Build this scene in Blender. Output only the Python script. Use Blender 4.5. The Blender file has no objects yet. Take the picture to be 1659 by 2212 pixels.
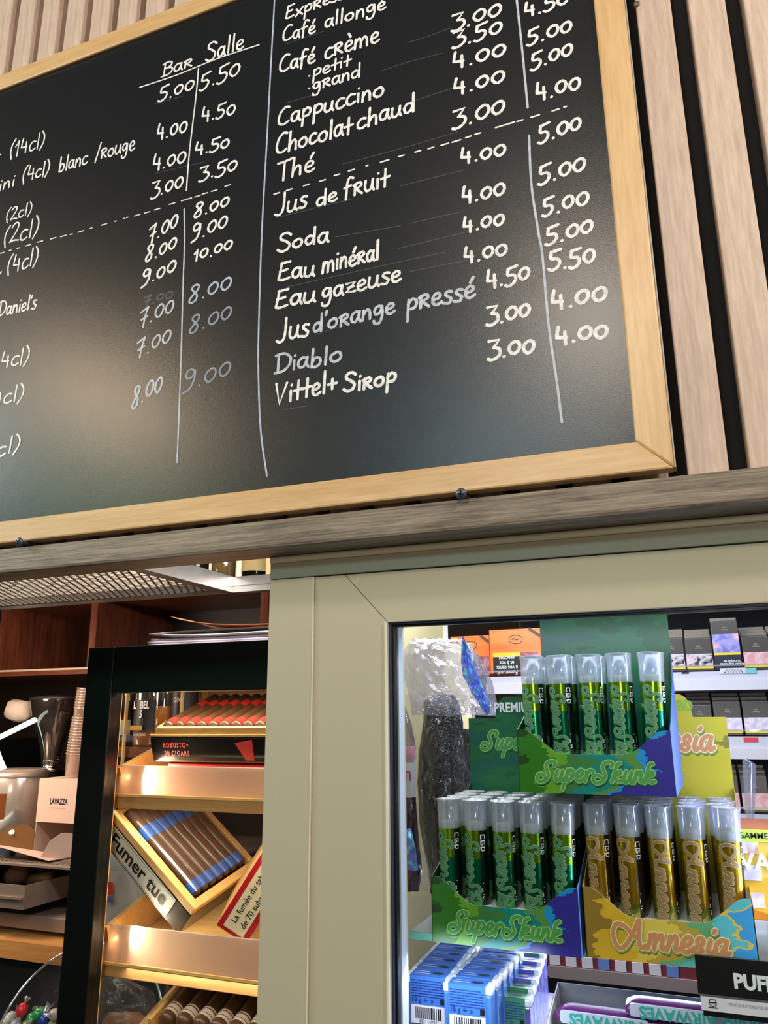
import bpy, math, random
from math import sin, cos, pi, radians as R
from mathutils import Vector, Matrix, Euler
random.seed(7)
S = bpy.context.scene
COL = S.collection

# ---------------------------------------------------------------- camera
F_PX, YAW, PITCH, ROLL = 1676.43, .3723, .25668, -.0073
CAM = Vector((.0369, -.5667, 1.5866))
_r0 = Vector((cos(YAW), sin(YAW), 0))
FW = Vector((-sin(YAW)*cos(PITCH), cos(YAW)*cos(PITCH), sin(PITCH)))
_u0 = _r0.cross(FW)
RT = _r0*cos(ROLL) + _u0*sin(ROLL)
UP = _u0*cos(ROLL) - _r0*sin(ROLL)
cam = bpy.data.objects.new('camera', bpy.data.cameras.new('camera'))
COL.objects.link(cam)
cam.matrix_world = Matrix(((RT.x, UP.x, -FW.x, CAM.x), (RT.y, UP.y, -FW.y, CAM.y), (RT.z, UP.z, -FW.z, CAM.z), (0, 0, 0, 1)))
cam.data.sensor_fit = 'VERTICAL'
cam.data.sensor_height = 24
cam.data.lens = 24*F_PX/2212
cam.data.clip_start = .01
S.camera = cam

# ---------------------------------------------------------------- world, lights, exposure
S.view_settings.view_transform = 'Standard'
S.view_settings.look = 'None'
S.view_settings.gamma = 1
S.view_settings.use_curve_mapping = False
S.view_settings.exposure = 0.0
W = bpy.data.worlds.new('world'); S.world = W; W.use_nodes = True
W.node_tree.nodes['Background'].inputs[0].default_value = (.75, .8, .9, 1)
W.node_tree.nodes['Background'].inputs[1].default_value = .1

def area(name, loc, aim, size, power, col, size_y=None):
    l = bpy.data.lights.new(name, 'AREA'); l.energy = power; l.color = col
    l.shape = 'RECTANGLE' if size_y else 'DISK'; l.size = size
    if size_y: l.size_y = size_y
    o = bpy.data.objects.new(name, l); COL.objects.link(o); o.location = loc
    o.rotation_euler = (Vector(aim)-Vector(loc)).to_track_quat('-Z', 'Y').to_euler()
    return o
area('bar_downlight', (-1.58, -1.28, 2.57), (-.5, 0, 1.9), .22, 11, (1, .74, .50))
area('bar_downlight', (-.09, -1.31, 2.57), (0, 0, 1.9), .20, 11, (1, .86, .70))
area('bar_downlight', (.95, -.62, 2.50), (0, 0, 1.7), .12, 10, (1, .88, .78))
area('cool_tube', (-.55, -2.35, 2.52), (-.2, 0, 1.8), .5, 9, (.62, .90, 1), .25)
area('green_sign', (-2.3, -2.2, 2.45), (-.5, 0, 1.8), .5, 3.5, (.35, 1, .62), .3)
area('skylight', (-2.3, -.75, 2.52), (-.75, 0, 2.3), .5, 26, (.86, 1, .97))
area('back_bar_light', (-1.15, .62, 2.38), (-1.2, .7, 1.6), .9, 4.5, (1, .78, .55), .5)
area('counter_light', (-1.55, .62, 1.69), (-1.5, 1.0, 1.3), .25, 5, (1, .80, .62))
area('warm_fill', (.5, -2.7, 1.85), (0, 0, 1.7), .35, 11, (1, .84, .66))  # low warm fill added to lift the shadow band under the plank
area('mint_fill', (-.155, .045, 1.406), (-.155, .085, 1.34), .12, .14, (.74, .84, 1), .008)  # unseen fill added to brighten the mint boxes
area('cabinet_light', (-.25, .30, 1.80), (-.25, .48, 1.4), .25, 2.2, (.92, .94, 1), .05)  # extra fill, added to brighten the pale panels behind the bag
area('cabinet_light', (.02, .064, 1.666), (.02, .17, 1.45), .42, .45, (.78, .86, 1), .015)
area('cabinet_light', (.165, .07, 1.50), (-.05, .12, 1.50), .02, .9, (.62, .72, 1), .25)
area('cabinet_light', (-.01, .30, 1.395), (-.01, .08, 1.3), .3, 1.2, (.75, .84, 1), .02)
area('tobacco_light', (-.05, .55, 2.0), (-.05, .95, 1.5), .7, 5, (.86, .90, 1), .2)
area('paper_fill', (-.36, .22, 1.98), (-.64, .50, 1.74), .2, 4.5, (1, .90, .82), .05)  # hidden fill added to light the papers and the rack rails
area('humidor_lamp', (-.627, .30, 1.512), (-.5, .30, 1.50), .03, .32, (1, .80, .55))
area('humidor_lamp', (-.630, .30, 1.335), (-.5, .30, 1.32), .03, .32, (1, .80, .55))
area('humidor_light', (-.49, .284, 1.622), (-.49, .31, 1.4), .28, .7, (1, .82, .60), .012)
area('humidor_light', (-.49, .279, 1.474), (-.49, .30, 1.3), .28, .42, (1, .80, .56), .02)
area('humidor_light', (-.49, .279, 1.296), (-.49, .30, 1.1), .28, .14, (1, .80, .56), .02)

# ---------------------------------------------------------------- helpers
def ray(px, py): return FW + RT*((px-829.5)/F_PX) - UP*((py-1106)/F_PX)
def at(px, py, Y):                                  # the point of the plane y = Y that the photograph shows at a pixel
    d = ray(px, py); return CAM + d*((Y-CAM.y)/d.y)
def atz(px, py, Z):
    d = ray(px, py); return CAM + d*((Z-CAM.z)/d.z)

def lin(c):
    return tuple(((v/255)/12.92 if v/255 <= .04045 else (((v/255)+.055)/1.055)**2.4) for v in c)
MATS = {}
def mat(name, col, rough=.5, metal=0, spec=.5, bump=0, bscale=200, emit=None, estr=0, coat=0, var=0, vscale=20, alpha=None):
    if name in MATS: return MATS[name]
    m = bpy.data.materials.new(name); m.use_nodes = True; n = m.node_tree.nodes; l = m.node_tree.links
    b = n['Principled BSDF']; c = lin(col)
    b.inputs['Base Color'].default_value = (*c, 1); b.inputs['Roughness'].default_value = rough
    b.inputs['Metallic'].default_value = metal; b.inputs['Specular IOR Level'].default_value = spec
    b.inputs['Coat Weight'].default_value = coat
    if emit: b.inputs['Emission Color'].default_value = (*lin(emit), 1); b.inputs['Emission Strength'].default_value = estr
    if bump or var:
        tc = n.new('ShaderNodeTexCoord'); no = n.new('ShaderNodeTexNoise'); l.new(tc.outputs['Object'], no.inputs['Vector'])
        no.inputs['Scale'].default_value = bscale if bump else vscale; no.inputs['Detail'].default_value = 3
        if bump:
            bp = n.new('ShaderNodeBump'); bp.inputs['Strength'].default_value = bump; bp.inputs['Distance'].default_value = .002
            l.new(no.outputs['Fac'], bp.inputs['Height']); l.new(bp.outputs[0], b.inputs['Normal'])
        if var:
            n2 = n.new('ShaderNodeTexNoise'); n2.inputs['Scale'].default_value = vscale; n2.inputs['Detail'].default_value = 4
            l.new(tc.outputs['Object'], n2.inputs['Vector'])
            mx = n.new('ShaderNodeMix'); mx.data_type = 'RGBA'; l.new(n2.outputs['Fac'], mx.inputs[0])
            mx.inputs[6].default_value = (*[v*(1-var) for v in c], 1); mx.inputs[7].default_value = (*[min(1, v*(1+var)) for v in c], 1)
            l.new(mx.outputs[2], b.inputs['Base Color'])
    MATS[name] = m; return m

def wood(name, c1, c2, axis, scale=30, stretch=14, rough=.45, bump=.15, fleck=None, knots=.5):
    """grain running along axis ('X','Y','Z'), colours c1..c2"""
    if name in MATS: return MATS[name]
    m = bpy.data.materials.new(name); m.use_nodes = True; n = m.node_tree.nodes; l = m.node_tree.links
    b = n['Principled BSDF']; b.inputs['Roughness'].default_value = rough
    tc = n.new('ShaderNodeTexCoord'); mp = n.new('ShaderNodeMapping'); l.new(tc.outputs['Object'], mp.inputs['Vector'])
    s = [scale*stretch]*3; s['XYZ'.index(axis)] = scale; mp.inputs['Scale'].default_value = s
    no = n.new('ShaderNodeTexNoise'); no.inputs['Scale'].default_value = 1; no.inputs['Detail'].default_value = 5; no.inputs['Roughness'].default_value = .65
    l.new(mp.outputs[0], no.inputs['Vector'])
    mp2 = n.new('ShaderNodeMapping'); l.new(tc.outputs['Object'], mp2.inputs['Vector'])
    s2 = [scale*2.2]*3; s2['XYZ'.index(axis)] = scale*.22; mp2.inputs['Scale'].default_value = s2
    n2 = n.new('ShaderNodeTexNoise'); n2.inputs['Scale'].default_value = 1; n2.inputs['Detail'].default_value = 2; n2.inputs['Distortion'].default_value = knots
    l.new(mp2.outputs[0], n2.inputs['Vector'])
    ad = n.new('ShaderNodeMath'); ad.operation = 'MULTIPLY_ADD'; l.new(n2.outputs['Fac'], ad.inputs[0]); ad.inputs[1].default_value = .6
    l.new(no.outputs['Fac'], ad.inputs[2])
    cr = n.new('ShaderNodeValToRGB'); cr.color_ramp.elements[0].position = .55; cr.color_ramp.elements[1].position = 1.05 if False else 1.0
    cr.color_ramp.elements[0].color = (*lin(c2), 1); cr.color_ramp.elements[1].color = (*lin(c1), 1)
    l.new(ad.outputs[0], cr.inputs[0])
    l.new(cr.outputs[0], b.inputs['Base Color'])
    bp = n.new('ShaderNodeBump'); bp.inputs['Strength'].default_value = bump; bp.inputs['Distance'].default_value = .001
    l.new(no.outputs['Fac'], bp.inputs['Height']); l.new(bp.outputs[0], b.inputs['Normal'])
    MATS[name] = m; return m

def clear(name, tint=(1, 1, 1), gloss=.10, haze=0, hazecol=(200, 205, 215), rough=.05, bump=0, bscale=40, edge=.5, spec_col=(1, 1, 1)):
    """thin clear plastic or glass: see-through, glossy, optionally milky"""
    if name in MATS: return MATS[name]
    m = bpy.data.materials.new(name); m.use_nodes = True; n = m.node_tree.nodes; l = m.node_tree.links
    n.remove(n['Principled BSDF']); out = n['Material Output']
    tr = n.new('ShaderNodeBsdfTransparent'); tr.inputs[0].default_value = (*tint, 1)
    gl = n.new('ShaderNodeBsdfGlossy'); gl.inputs['Roughness'].default_value = rough; gl.inputs[0].default_value = (*spec_col, 1)
    lw = n.new('ShaderNodeLayerWeight'); lw.inputs[0].default_value = .25
    ma = n.new('ShaderNodeMath'); ma.operation = 'MULTIPLY_ADD'; l.new(lw.outputs['Facing'], ma.inputs[0]); ma.inputs[1].default_value = edge*.5; ma.inputs[2].default_value = gloss
    mx = n.new('ShaderNodeMixShader'); l.new(ma.outputs[0], mx.inputs[0]); l.new(gl.outputs[0], mx.inputs[2])
    last = tr
    if haze:
        df = n.new('ShaderNodeBsdfPrincipled'); df.inputs['Base Color'].default_value = (*lin(hazecol), 1); df.inputs['Roughness'].default_value = .5
        mh = n.new('ShaderNodeMixShader'); mh.inputs[0].default_value = haze; l.new(tr.outputs[0], mh.inputs[1]); l.new(df.outputs[0], mh.inputs[2]); last = mh
    l.new(last.outputs[0], mx.inputs[1]); l.new(mx.outputs[0], out.inputs[0])
    if bump:
        tc = n.new('ShaderNodeTexCoord'); no = n.new('ShaderNodeTexNoise'); no.inputs['Scale'].default_value = bscale; no.inputs['Detail'].default_value = 3; no.inputs['Distortion'].default_value = 1
        l.new(tc.outputs['Object'], no.inputs['Vector'])
        bp = n.new('ShaderNodeBump'); bp.inputs['Strength'].default_value = bump; bp.inputs['Distance'].default_value = .01
        l.new(no.outputs['Fac'], bp.inputs['Height']); l.new(bp.outputs[0], gl.inputs['Normal'])
        if haze: l.new(bp.outputs[0], df.inputs['Normal'])
    MATS[name] = m; return m

def art(name, cols, sx, sz, w=.117, h=.05, noise=.55, rough=.3, ns=(22, 60)):
    """flat printed abstract artwork: bands of colour across object x and z with streaky edges"""
    if name in MATS: return MATS[name]
    m = bpy.data.materials.new(name); m.use_nodes = True; n = m.node_tree.nodes; l = m.node_tree.links
    b = n['Principled BSDF']; b.inputs['Roughness'].default_value = rough
    tc = n.new('ShaderNodeTexCoord')
    mp = n.new('ShaderNodeMapping'); mp.inputs['Rotation'].default_value = (0, R(-12), 0); mp.inputs['Scale'].default_value = (ns[0], ns[0], ns[1]); l.new(tc.outputs['Object'], mp.inputs['Vector'])
    no = n.new('ShaderNodeTexNoise'); no.inputs['Scale'].default_value = 1; no.inputs['Detail'].default_value = 4; no.inputs['Roughness'].default_value = .55; l.new(mp.outputs[0], no.inputs['Vector'])
    sp = n.new('ShaderNodeSeparateXYZ'); l.new(tc.outputs['Object'], sp.inputs[0])
    a = n.new('ShaderNodeMath'); a.operation = 'MULTIPLY'; a.inputs[1].default_value = sx/w; l.new(sp.outputs[0], a.inputs[0])
    c = n.new('ShaderNodeMath'); c.operation = 'MULTIPLY_ADD'; c.inputs[1].default_value = sz/h; l.new(sp.outputs[2], c.inputs[0]); l.new(a.outputs[0], c.inputs[2])
    d = n.new('ShaderNodeMath'); d.operation = 'MULTIPLY_ADD'; d.inputs[1].default_value = noise; l.new(no.outputs['Fac'], d.inputs[0]); l.new(c.outputs[0], d.inputs[2])
    cr = n.new('ShaderNodeValToRGB'); cr.color_ramp.interpolation = 'CONSTANT'; e = cr.color_ramp.elements
    for i, (p, cc) in enumerate(cols):
        el = e[i] if i < 2 else e.new(p)
        el.position = p; el.color = (*lin(cc), 1)
    l.new(d.outputs[0], cr.inputs[0]); l.new(cr.outputs[0], b.inputs['Base Color'])
    MATS[name] = m; return m

class MB:
    def __init__(s): s.v = []; s.f = []; s.mi = []; s.mats = []; s.cur = 0; s.smooth = False; s.sm = []
    def m(s, material):
        if material not in s.mats: s.mats.append(material)
        s.cur = s.mats.index(material); return s
    def add(s, vs, fs, smooth=None):
        o = len(s.v); s.v += [tuple(v) for v in vs]
        for f in fs: s.f.append(tuple(i+o for i in f)); s.mi.append(s.cur); s.sm.append(s.smooth if smooth is None else smooth)
        return s
    def box(s, x0, y0, z0, x1, y1, z1, M=None):
        v = [Vector((x, y, z)) for z in (z0, z1) for y in (y0, y1) for x in (x0, x1)]
        if M: v = [M @ a for a in v]
        return s.add(v, [(0, 2, 3, 1), (4, 5, 7, 6), (0, 1, 5, 4), (2, 6, 7, 3), (0, 4, 6, 2), (1, 3, 7, 5)], False)
    def rbox(s, x0, y0, z0, x1, y1, z1, r, M=None):
        """box whose four long front/back edges (seen along y) are rounded in the xz plane"""
        pts = []
        for cx, cz, a0 in ((x1-r, z0+r, -90), (x1-r, z1-r, 0), (x0+r, z1-r, 90), (x0+r, z0+r, 180)):
            for k in range(4): a = R(a0+30*k); pts.append((cx+r*cos(a), cz+r*sin(a)))
        return s.prism(pts, y0, y1, M)
    def prism(s, pts, y0, y1, M=None):
        n = len(pts); v = [Vector((p[0], y0, p[1])) for p in pts]+[Vector((p[0], y1, p[1])) for p in pts]
        if M: v = [M @ a for a in v]
        fs = [tuple(range(n)), tuple(range(2*n-1, n-1, -1))]+[(i, i+n, (i+1) % n+n, (i+1) % n) for i in range(n)]
        return s.add(v, fs, False)
    def lathe(s, prof, c=(0, 0, 0), n=24, M=None, a0=0, a1=360, matf=None):
        full = abs(a1-a0-360) < 1e-6; k = n if full else n+1; v = []
        for (r, z) in prof:
            for i in range(k):
                a = R(a0+(a1-a0)*i/n); p = Vector((c[0]+r*cos(a), c[1]+r*sin(a), c[2]+z)); v.append(M @ p if M else p)
        o = len(s.v); s.v += [tuple(p) for p in v]
        for j in range(len(prof)-1):
            for i in range(n):
                i2 = (i+1) % k; s.f.append((o+j*k+i, o+j*k+i2, o+(j+1)*k+i2, o+(j+1)*k+i)); s.sm.append(True)
                if matf: s.m(matf(j, a0+(a1-a0)*(i+.5)/n))
                s.mi.append(s.cur)
        return s
    def tube(s, pts, r, n=8, caps=True):
        pts = [Vector(p) for p in pts]; rings = []
        for i, p in enumerate(pts):
            t = (pts[min(i+1, len(pts)-1)]-pts[max(i-1, 0)]).normalized()
            a = t.cross(Vector((0, 0, 1)));
            if a.length < 1e-3: a = t.cross(Vector((0, 1, 0)))
            a.normalize(); b = t.cross(a); rr = r[i] if isinstance(r, (list, tuple)) else r
            rings.append([p+a*rr*cos(2*pi*k/n)+b*rr*sin(2*pi*k/n) for k in range(n)])
        v = [q for g in rings for q in g]; fs = [(i*n+k, i*n+(k+1) % n, (i+1)*n+(k+1) % n, (i+1)*n+k) for i in range(len(pts)-1) for k in range(n)]
        if caps: fs += [tuple(range(n))[::-1], tuple((len(pts)-1)*n+k for k in range(n))]
        return s.add(v, fs, True)
    def build(s, name, material=None, parent=None, loc=None, bevel=0, kind=None, label=None, solid=0):
        me = bpy.data.meshes.new(name); me.from_pydata(s.v, [], s.f); 
        if not s.mats: s.mats = [material]
        for m in s.mats: me.materials.append(m)
        me.polygons.foreach_set('material_index', s.mi); me.polygons.foreach_set('use_smooth', s.sm); me.update()
        o = bpy.data.objects.new(name, me); COL.objects.link(o)
        if parent: o.parent = parent
        if loc is not None: o.location = loc
        if bevel:
            b = o.modifiers.new('bevel', 'BEVEL'); b.width = bevel; b.segments = 2; b.limit_method = 'ANGLE'; b.angle_limit = R(40)
        if solid:
            b = o.modifiers.new('solid', 'SOLIDIFY'); b.thickness = solid; b.offset = 0
        if kind: o['kind'] = kind
        if label: o['label'] = label
        return o

def tag(o, label=None, cat=None, group=None, kind=None):
    if label: o['label'] = label
    if cat: o['category'] = cat
    if group: o['group'] = group
    if kind: o['kind'] = kind
    return o
def thing(name, label, cat, loc=(0, 0, 0), rot=(0, 0, 0), group=None):
    o = bpy.data.objects.new(name, None); COL.objects.link(o); o.location = loc; o.rotation_euler = rot; o.empty_display_size = .02
    return tag(o, label, cat, group)
def struct(mb, name, material=None, bevel=0, loc=None):
    return tag(mb.build(name, material, bevel=bevel, loc=loc), kind='structure')
def copy_tree(o, parent=None):
    c = o.copy(); COL.objects.link(c)
    if parent: c.parent = parent
    for ch in list(o.children): copy_tree(ch, c)
    return c
def copied(o, loc, label, rot=None):
    c = copy_tree(o); c.location = loc; c['label'] = label
    if rot is not None: c.rotation_euler = rot
    return c

# ---- strokes: pen writing laid on a surface
def crom(pts, n=6):
    if len(pts) < 3: return pts
    out = []; P = [pts[0]]+list(pts)+[pts[-1]]
    if pts[0] == pts[-1]: P = [pts[-2]]+list(pts)+[pts[1]]
    for i in range(1, len(P)-2):
        p0, p1, p2, p3 = P[i-1], P[i], P[i+1], P[i+2]
        for k in range(n):
            t = k/n
            out.append(tuple(.5*((2*p1[j])+(-p0[j]+p2[j])*t+(2*p0[j]-5*p1[j]+4*p2[j]-p3[j])*t*t+(-p0[j]+3*p1[j]-3*p2[j]+p3[j])*t**3) for j in (0, 1)))
    out.append(tuple(pts[-1])); return out
RC = [0]
def ribbon(mb, pts, w, mp, lift=.0001, vary=0):
    """pts in 2D, w full width; mp(u,v,lift)->3D; round ends"""
    P = [Vector(p) for p in pts]; P = [p for i, p in enumerate(P) if i == 0 or (p-P[i-1]).length > 1e-7]
    h = w/2; RC[0] = (RC[0]+1) % 8; lift = lift+RC[0]*6e-6; e_ = 2.5e-6          # crossing strokes never share a plane
    if len(P) == 1 or (P[-1]-P[0]).length < 1e-6 and len(P) < 3:
        c = P[0]; v = [mp(c.x+h*cos(2*pi*k/8), c.y+h*sin(2*pi*k/8), lift) for k in range(8)]
        mb.add(v, [tuple(range(8))], True); return
    L = []; Rr = []
    for i, p in enumerate(P):
        t = P[min(i+1, len(P)-1)]-P[max(i-1, 0)]
        if t.length < 1e-9: t = Vector((1, 0))
        t.normalize(); nrm = Vector((-t.y, t.x)); hh = h*(1+vary*sin(i*1.7+p.x*300))
        L.append(p+nrm*hh); Rr.append(p-nrm*hh)
    n = len(P)
    v = [mp(a.x, a.y, lift+e_*i) for i, a in enumerate(L)]+[mp(a.x, a.y, lift+e_*i) for i, a in enumerate(Rr)]
    mb.add(v, [(i, n+i, n+i+1, i+1) for i in range(n-1)], False)
    for c, d, lift in ((P[0], P[0]-P[1], lift-1e-6), (P[-1], P[-1]-P[-2], lift+e_*len(P))):
        a0 = math.atan2(d.y, d.x)
        v = [mp(c.x, c.y, lift)]+[mp(c.x+h*cos(a0-pi/2+pi*k/5), c.y+h*sin(a0-pi/2+pi*k/5), lift) for k in range(6)]
        mb.add(v, [(0, k, k+1) for k in range(1, 6)], False)

# hand lettering, cap height 1, baseline 0; every stroke is (is_curved, points)
c_, s_ = True, False
HAND = {
 '0': (.62, [(c_, [(.30, .78), (.10, .62), (.06, .36), (.22, .14), (.42, .24), (.52, .50), (.46, .72), (.30, .78)])]),
 'o': (.55, [(c_, [(.26, .50), (.08, .40), (.04, .18), (.20, .02), (.38, .10), (.44, .30), (.36, .48), (.24, .50)])]),
 '1': (.35, [(s_, [(.02, .62), (.20, .98), (.18, .0)])]),
 '2': (.58, [(c_, [(.06, .78), (.22, .98), (.40, .90), (.38, .62), (.18, .24), (.04, .02)]), (c_, [(.04, .02), (.28, .06), (.52, .0)])]),
 '3': (.60, [(s_, [(.06, .96), (.50, .98), (.26, .60)]), (c_, [(.26, .60), (.50, .50), (.54, .24), (.36, .02), (.14, -.04), (.02, .02)])]),
 '4': (.62, [(c_, [(.14, 1.0), (.10, .70), (.08, .42)]), (s_, [(.08, .42), (.46, .36)]), (s_, [(.40, .70), (.42, .0)])]),
 '5': (.62, [(s_, [(.14, .92), (.56, 1.02)]), (c_, [(.16, .90), (.12, .68), (.16, .56), (.40, .54), (.50, .34), (.38, .08), (.16, -.04), (.02, .04)])]),
 '7': (.60, [(c_, [(.02, .86), (.20, .92), (.48, 1.0)]), (c_, [(.48, 1.0), (.34, .60), (.26, -.04)]), (s_, [(.10, .42), (.48, .50)])]),
 '8': (.60, [(c_, [(.46, .90), (.26, 1.0), (.12, .84), (.24, .60), (.40, .36), (.36, .08), (.14, -.02), (.04, .16), (.20, .42), (.42, .66), (.46, .90)])]),
 '9': (.60, [(c_, [(.46, .88), (.24, 1.0), (.08, .80), (.16, .58), (.36, .60), (.48, .86)]), (c_, [(.48, .86), (.46, .44), (.30, .04), (.02, -.10)])]),
 '.': (.30, [(s_, [(.12, .06), (.13, .06)])]),
 ',': (.25, [(s_, [(.14, .08), (.06, -.10)])]),
 "'": (.16, [(s_, [(.08, 1.0), (.04, .80)])]),
 '/': (.42, [(s_, [(.34, 1.1), (.02, -.16)])]),
 '(': (.32, [(c_, [(.26, 1.08), (.08, .74), (.04, .36), (.14, -.12)])]),
 ')': (.34, [(c_, [(.06, 1.10), (.22, .78), (.22, .36), (.02, -.10)])]),
 '+': (.52, [(s_, [(.04, .36), (.44, .36)]), (s_, [(.24, .58), (.24, .12)])]),
 'B': (.62, [(s_, [(.14, .98), (.12, .02)]), (c_, [(.02, .92), (.32, 1.0), (.50, .84), (.40, .62), (.18, .54)]), (c_, [(.18, .54), (.48, .50), (.54, .22), (.34, .02), (.0, .0)])]),
 'S': (.66, [(c_, [(.56, .86), (.38, 1.0), (.16, .94), (.12, .72), (.34, .54), (.52, .32), (.44, .06), (.20, -.02), (.02, .12)])]),
 'E': (.62, [(c_, [(.52, .98), (.30, .96), (.14, .92)]), (c_, [(.16, .96), (.12, .50), (.06, .06)]), (c_, [(.10, .50), (.26, .52), (.42, .56)]), (c_, [(.06, .06), (.22, .0), (.52, .08)])]),
 'C': (.66, [(c_, [(.56, .92), (.38, .98), (.16, .76), (.06, .40), (.12, .08), (.34, .0), (.56, .12)])]),
 'T': (.60, [(c_, [(.0, .94), (.30, .96), (.62, 1.02)]), (s_, [(.28, .96), (.26, .0)])]),
 'J': (.56, [(c_, [(.40, 1.05), (.40, .56), (.34, .10), (.18, -.06), (.0, .02)])]),
 'D': (.70, [(s_, [(.12, .96), (.12, .02)]), (c_, [(.0, .94), (.34, .98), (.60, .72), (.58, .34), (.34, .04), (.0, .0)])]),
 'V': (.66, [(s_, [(.0, .98), (.20, .0), (.52, .92)])]),
 'a': (.52, [(c_, [(.38, .50), (.20, .56), (.04, .36), (.08, .08), (.26, .06), (.38, .40)]), (c_, [(.40, .54), (.38, .20), (.46, .0)])]),
 'b': (.54, [(s_, [(.10, 1.0), (.08, .0)]), (c_, [(.08, .20), (.20, .48), (.40, .42), (.42, .14), (.24, -.02), (.08, .04)])]),
 'c': (.48, [(c_, [(.40, .50), (.22, .54), (.06, .34), (.08, .08), (.24, .0), (.42, .10)])]),
 'd': (.56, [(c_, [(.38, .46), (.18, .52), (.04, .30), (.12, .04), (.30, .10), (.40, .36)]), (s_, [(.42, 1.0), (.42, .0)])]),
 'e': (.50, [(c_, [(.08, .26), (.32, .32), (.38, .46), (.24, .56), (.08, .40), (.08, .12), (.24, .0), (.44, .10)])]),
 'é': (.50, [(c_, [(.08, .26), (.32, .32), (.38, .46), (.24, .56), (.08, .40), (.08, .12), (.24, .0), (.44, .10)]), (s_, [(.38, .96), (.26, .72)])]),
 'è': (.50, [(c_, [(.08, .26), (.32, .32), (.38, .46), (.24, .56), (.08, .40), (.08, .12), (.24, .0), (.44, .10)]), (s_, [(.20, .96), (.30, .74)])]),
 'f': (.46, [(c_, [(.46, .92), (.30, 1.0), (.18, .80), (.14, .30), (.12, -.12)]), (s_, [(.02, .50), (.36, .56)])]),
 'g': (.54, [(c_, [(.40, .50), (.20, .56), (.06, .38), (.12, .14), (.30, .18), (.40, .48)]), (c_, [(.40, .52), (.42, .0), (.30, -.36), (.08, -.34), (.04, -.20)])]),
 'h': (.54, [(s_, [(.10, 1.0), (.06, .0)]), (c_, [(.08, .24), (.24, .50), (.38, .44), (.40, .0)])]),
 'i': (.24, [(s_, [(.10, .50), (.10, .0)]), (s_, [(.12, .78), (.13, .79)])]),
 'l': (.26, [(s_, [(.12, 1.0), (.10, .0)])]),
 'm': (.80, [(s_, [(.08, .54), (.04, .0)]), (c_, [(.06, .28), (.22, .54), (.34, .40), (.34, .0)]), (c_, [(.34, .28), (.50, .54), (.64, .42), (.66, .0)])]),
 'n': (.54, [(s_, [(.08, .54), (.06, .0)]), (c_, [(.07, .26), (.24, .54), (.38, .42), (.40, .0)])]),
 'p': (.54, [(s_, [(.10, .54), (.06, -.44)]), (c_, [(.08, .36), (.26, .56), (.44, .42), (.36, .14), (.12, .10)])]),
 'r': (.54, [(s_, [(.10, .56), (.08, .0)]), (c_, [(.02, .50), (.30, .60), (.40, .44), (.14, .28)]), (s_, [(.16, .28), (.44, .0)])]),
 's': (.44, [(c_, [(.36, .52), (.20, .56), (.10, .44), (.22, .30), (.34, .18), (.24, .0), (.02, .04)])]),
 't': (.44, [(s_, [(.22, .86), (.20, .0)]), (s_, [(.02, .42), (.42, .46)])]),
 'u': (.54, [(c_, [(.06, .54), (.04, .16), (.16, .0), (.34, .14), (.40, .50)]), (c_, [(.40, .54), (.38, .18), (.46, .0)])]),
 'x': (.48, [(s_, [(.04, .50), (.40, .0)]), (s_, [(.40, .54), (.02, .0)])]),
 'z': (.50, [(s_, [(.04, .46), (.42, .48), (.06, .02), (.44, .0)]), (s_, [(.12, .24), (.36, .26)])]),
 ' ': (.34, []), '\u00b7': (.30, [(s_, [(.12, .24), (.13, .24)])]),
}
# looping brush script for printed packaging
SCR = {
 'S': (.98, [(c_, [(.86, .80), (.92, .98), (.70, 1.06), (.46, .96), (.40, .74), (.52, .52), (.62, .28), (.48, .02), (.20, -.08), (.0, .06), (.02, .28), (.22, .34), (.40, .22)])]),
 'A': (1.45, [(c_, [(1.10, .34), (.80, .52), (.42, .82), (.10, .86), (.0, .62), (.10, .22), (.36, -.08), (.62, .10), (.84, .60), (.98, 1.06), (1.04, .98), (1.08, .46), (1.22, .02), (1.42, .12)])]),
 'u': (.56, [(c_, [(.12, .56), (.06, .20), (.14, .0), (.32, .12), (.42, .54)]), (c_, [(.42, .54), (.38, .14), (.46, .0), (.58, .14)])]),
 'p': (.60, [(c_, [(.14, .60), (.10, .20), (.0, -.46)]), (c_, [(.12, .36), (.30, .60), (.48, .48), (.42, .16), (.22, .02), (.10, .12)])]),
 'e': (.50, [(c_, [(.06, .20), (.30, .30), (.40, .48), (.26, .60), (.08, .40), (.10, .10), (.26, .0), (.50, .16)])]),
 'r': (.48, [(c_, [(.08, .52), (.12, .40), (.08, .0)]), (c_, [(.10, .30), (.26, .58), (.44, .54), (.48, .40)])]),
 'k': (.60, [(c_, [(.34, 1.0), (.18, .90), (.10, .40), (.04, .0)]), (c_, [(.10, .26), (.34, .56), (.44, .46), (.16, .26), (.36, .04), (.56, .08)])]),
 'n': (.56, [(c_, [(.10, .56), (.10, .30), (.04, .0)]), (c_, [(.08, .26), (.28, .58), (.38, .46), (.38, .04), (.56, .12)])]),
 'm': (.78, [(c_, [(.10, .56), (.10, .30), (.04, .0)]), (c_, [(.08, .26), (.24, .58), (.32, .46), (.30, .0)]), (c_, [(.32, .26), (.50, .58), (.60, .44), (.60, .04), (.78, .12)])]),
 'i': (.32, [(c_, [(.14, .54), (.08, .16), (.16, .0), (.32, .12)]), (s_, [(.22, .84), (.27, .92)])]),
 's': (.50, [(c_, [(.06, .20), (.30, .32), (.36, .50), (.24, .60), (.12, .46), (.24, .26), (.36, .12), (.22, .0), (.06, .06)])]),
 'a': (.62, [(c_, [(.42, .46), (.26, .58), (.06, .40), (.08, .08), (.26, .04), (.42, .46)]), (c_, [(.44, .56), (.40, .14), (.46, .0), (.60, .12)])]),
 ' ': (.06, []),
}
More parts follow.
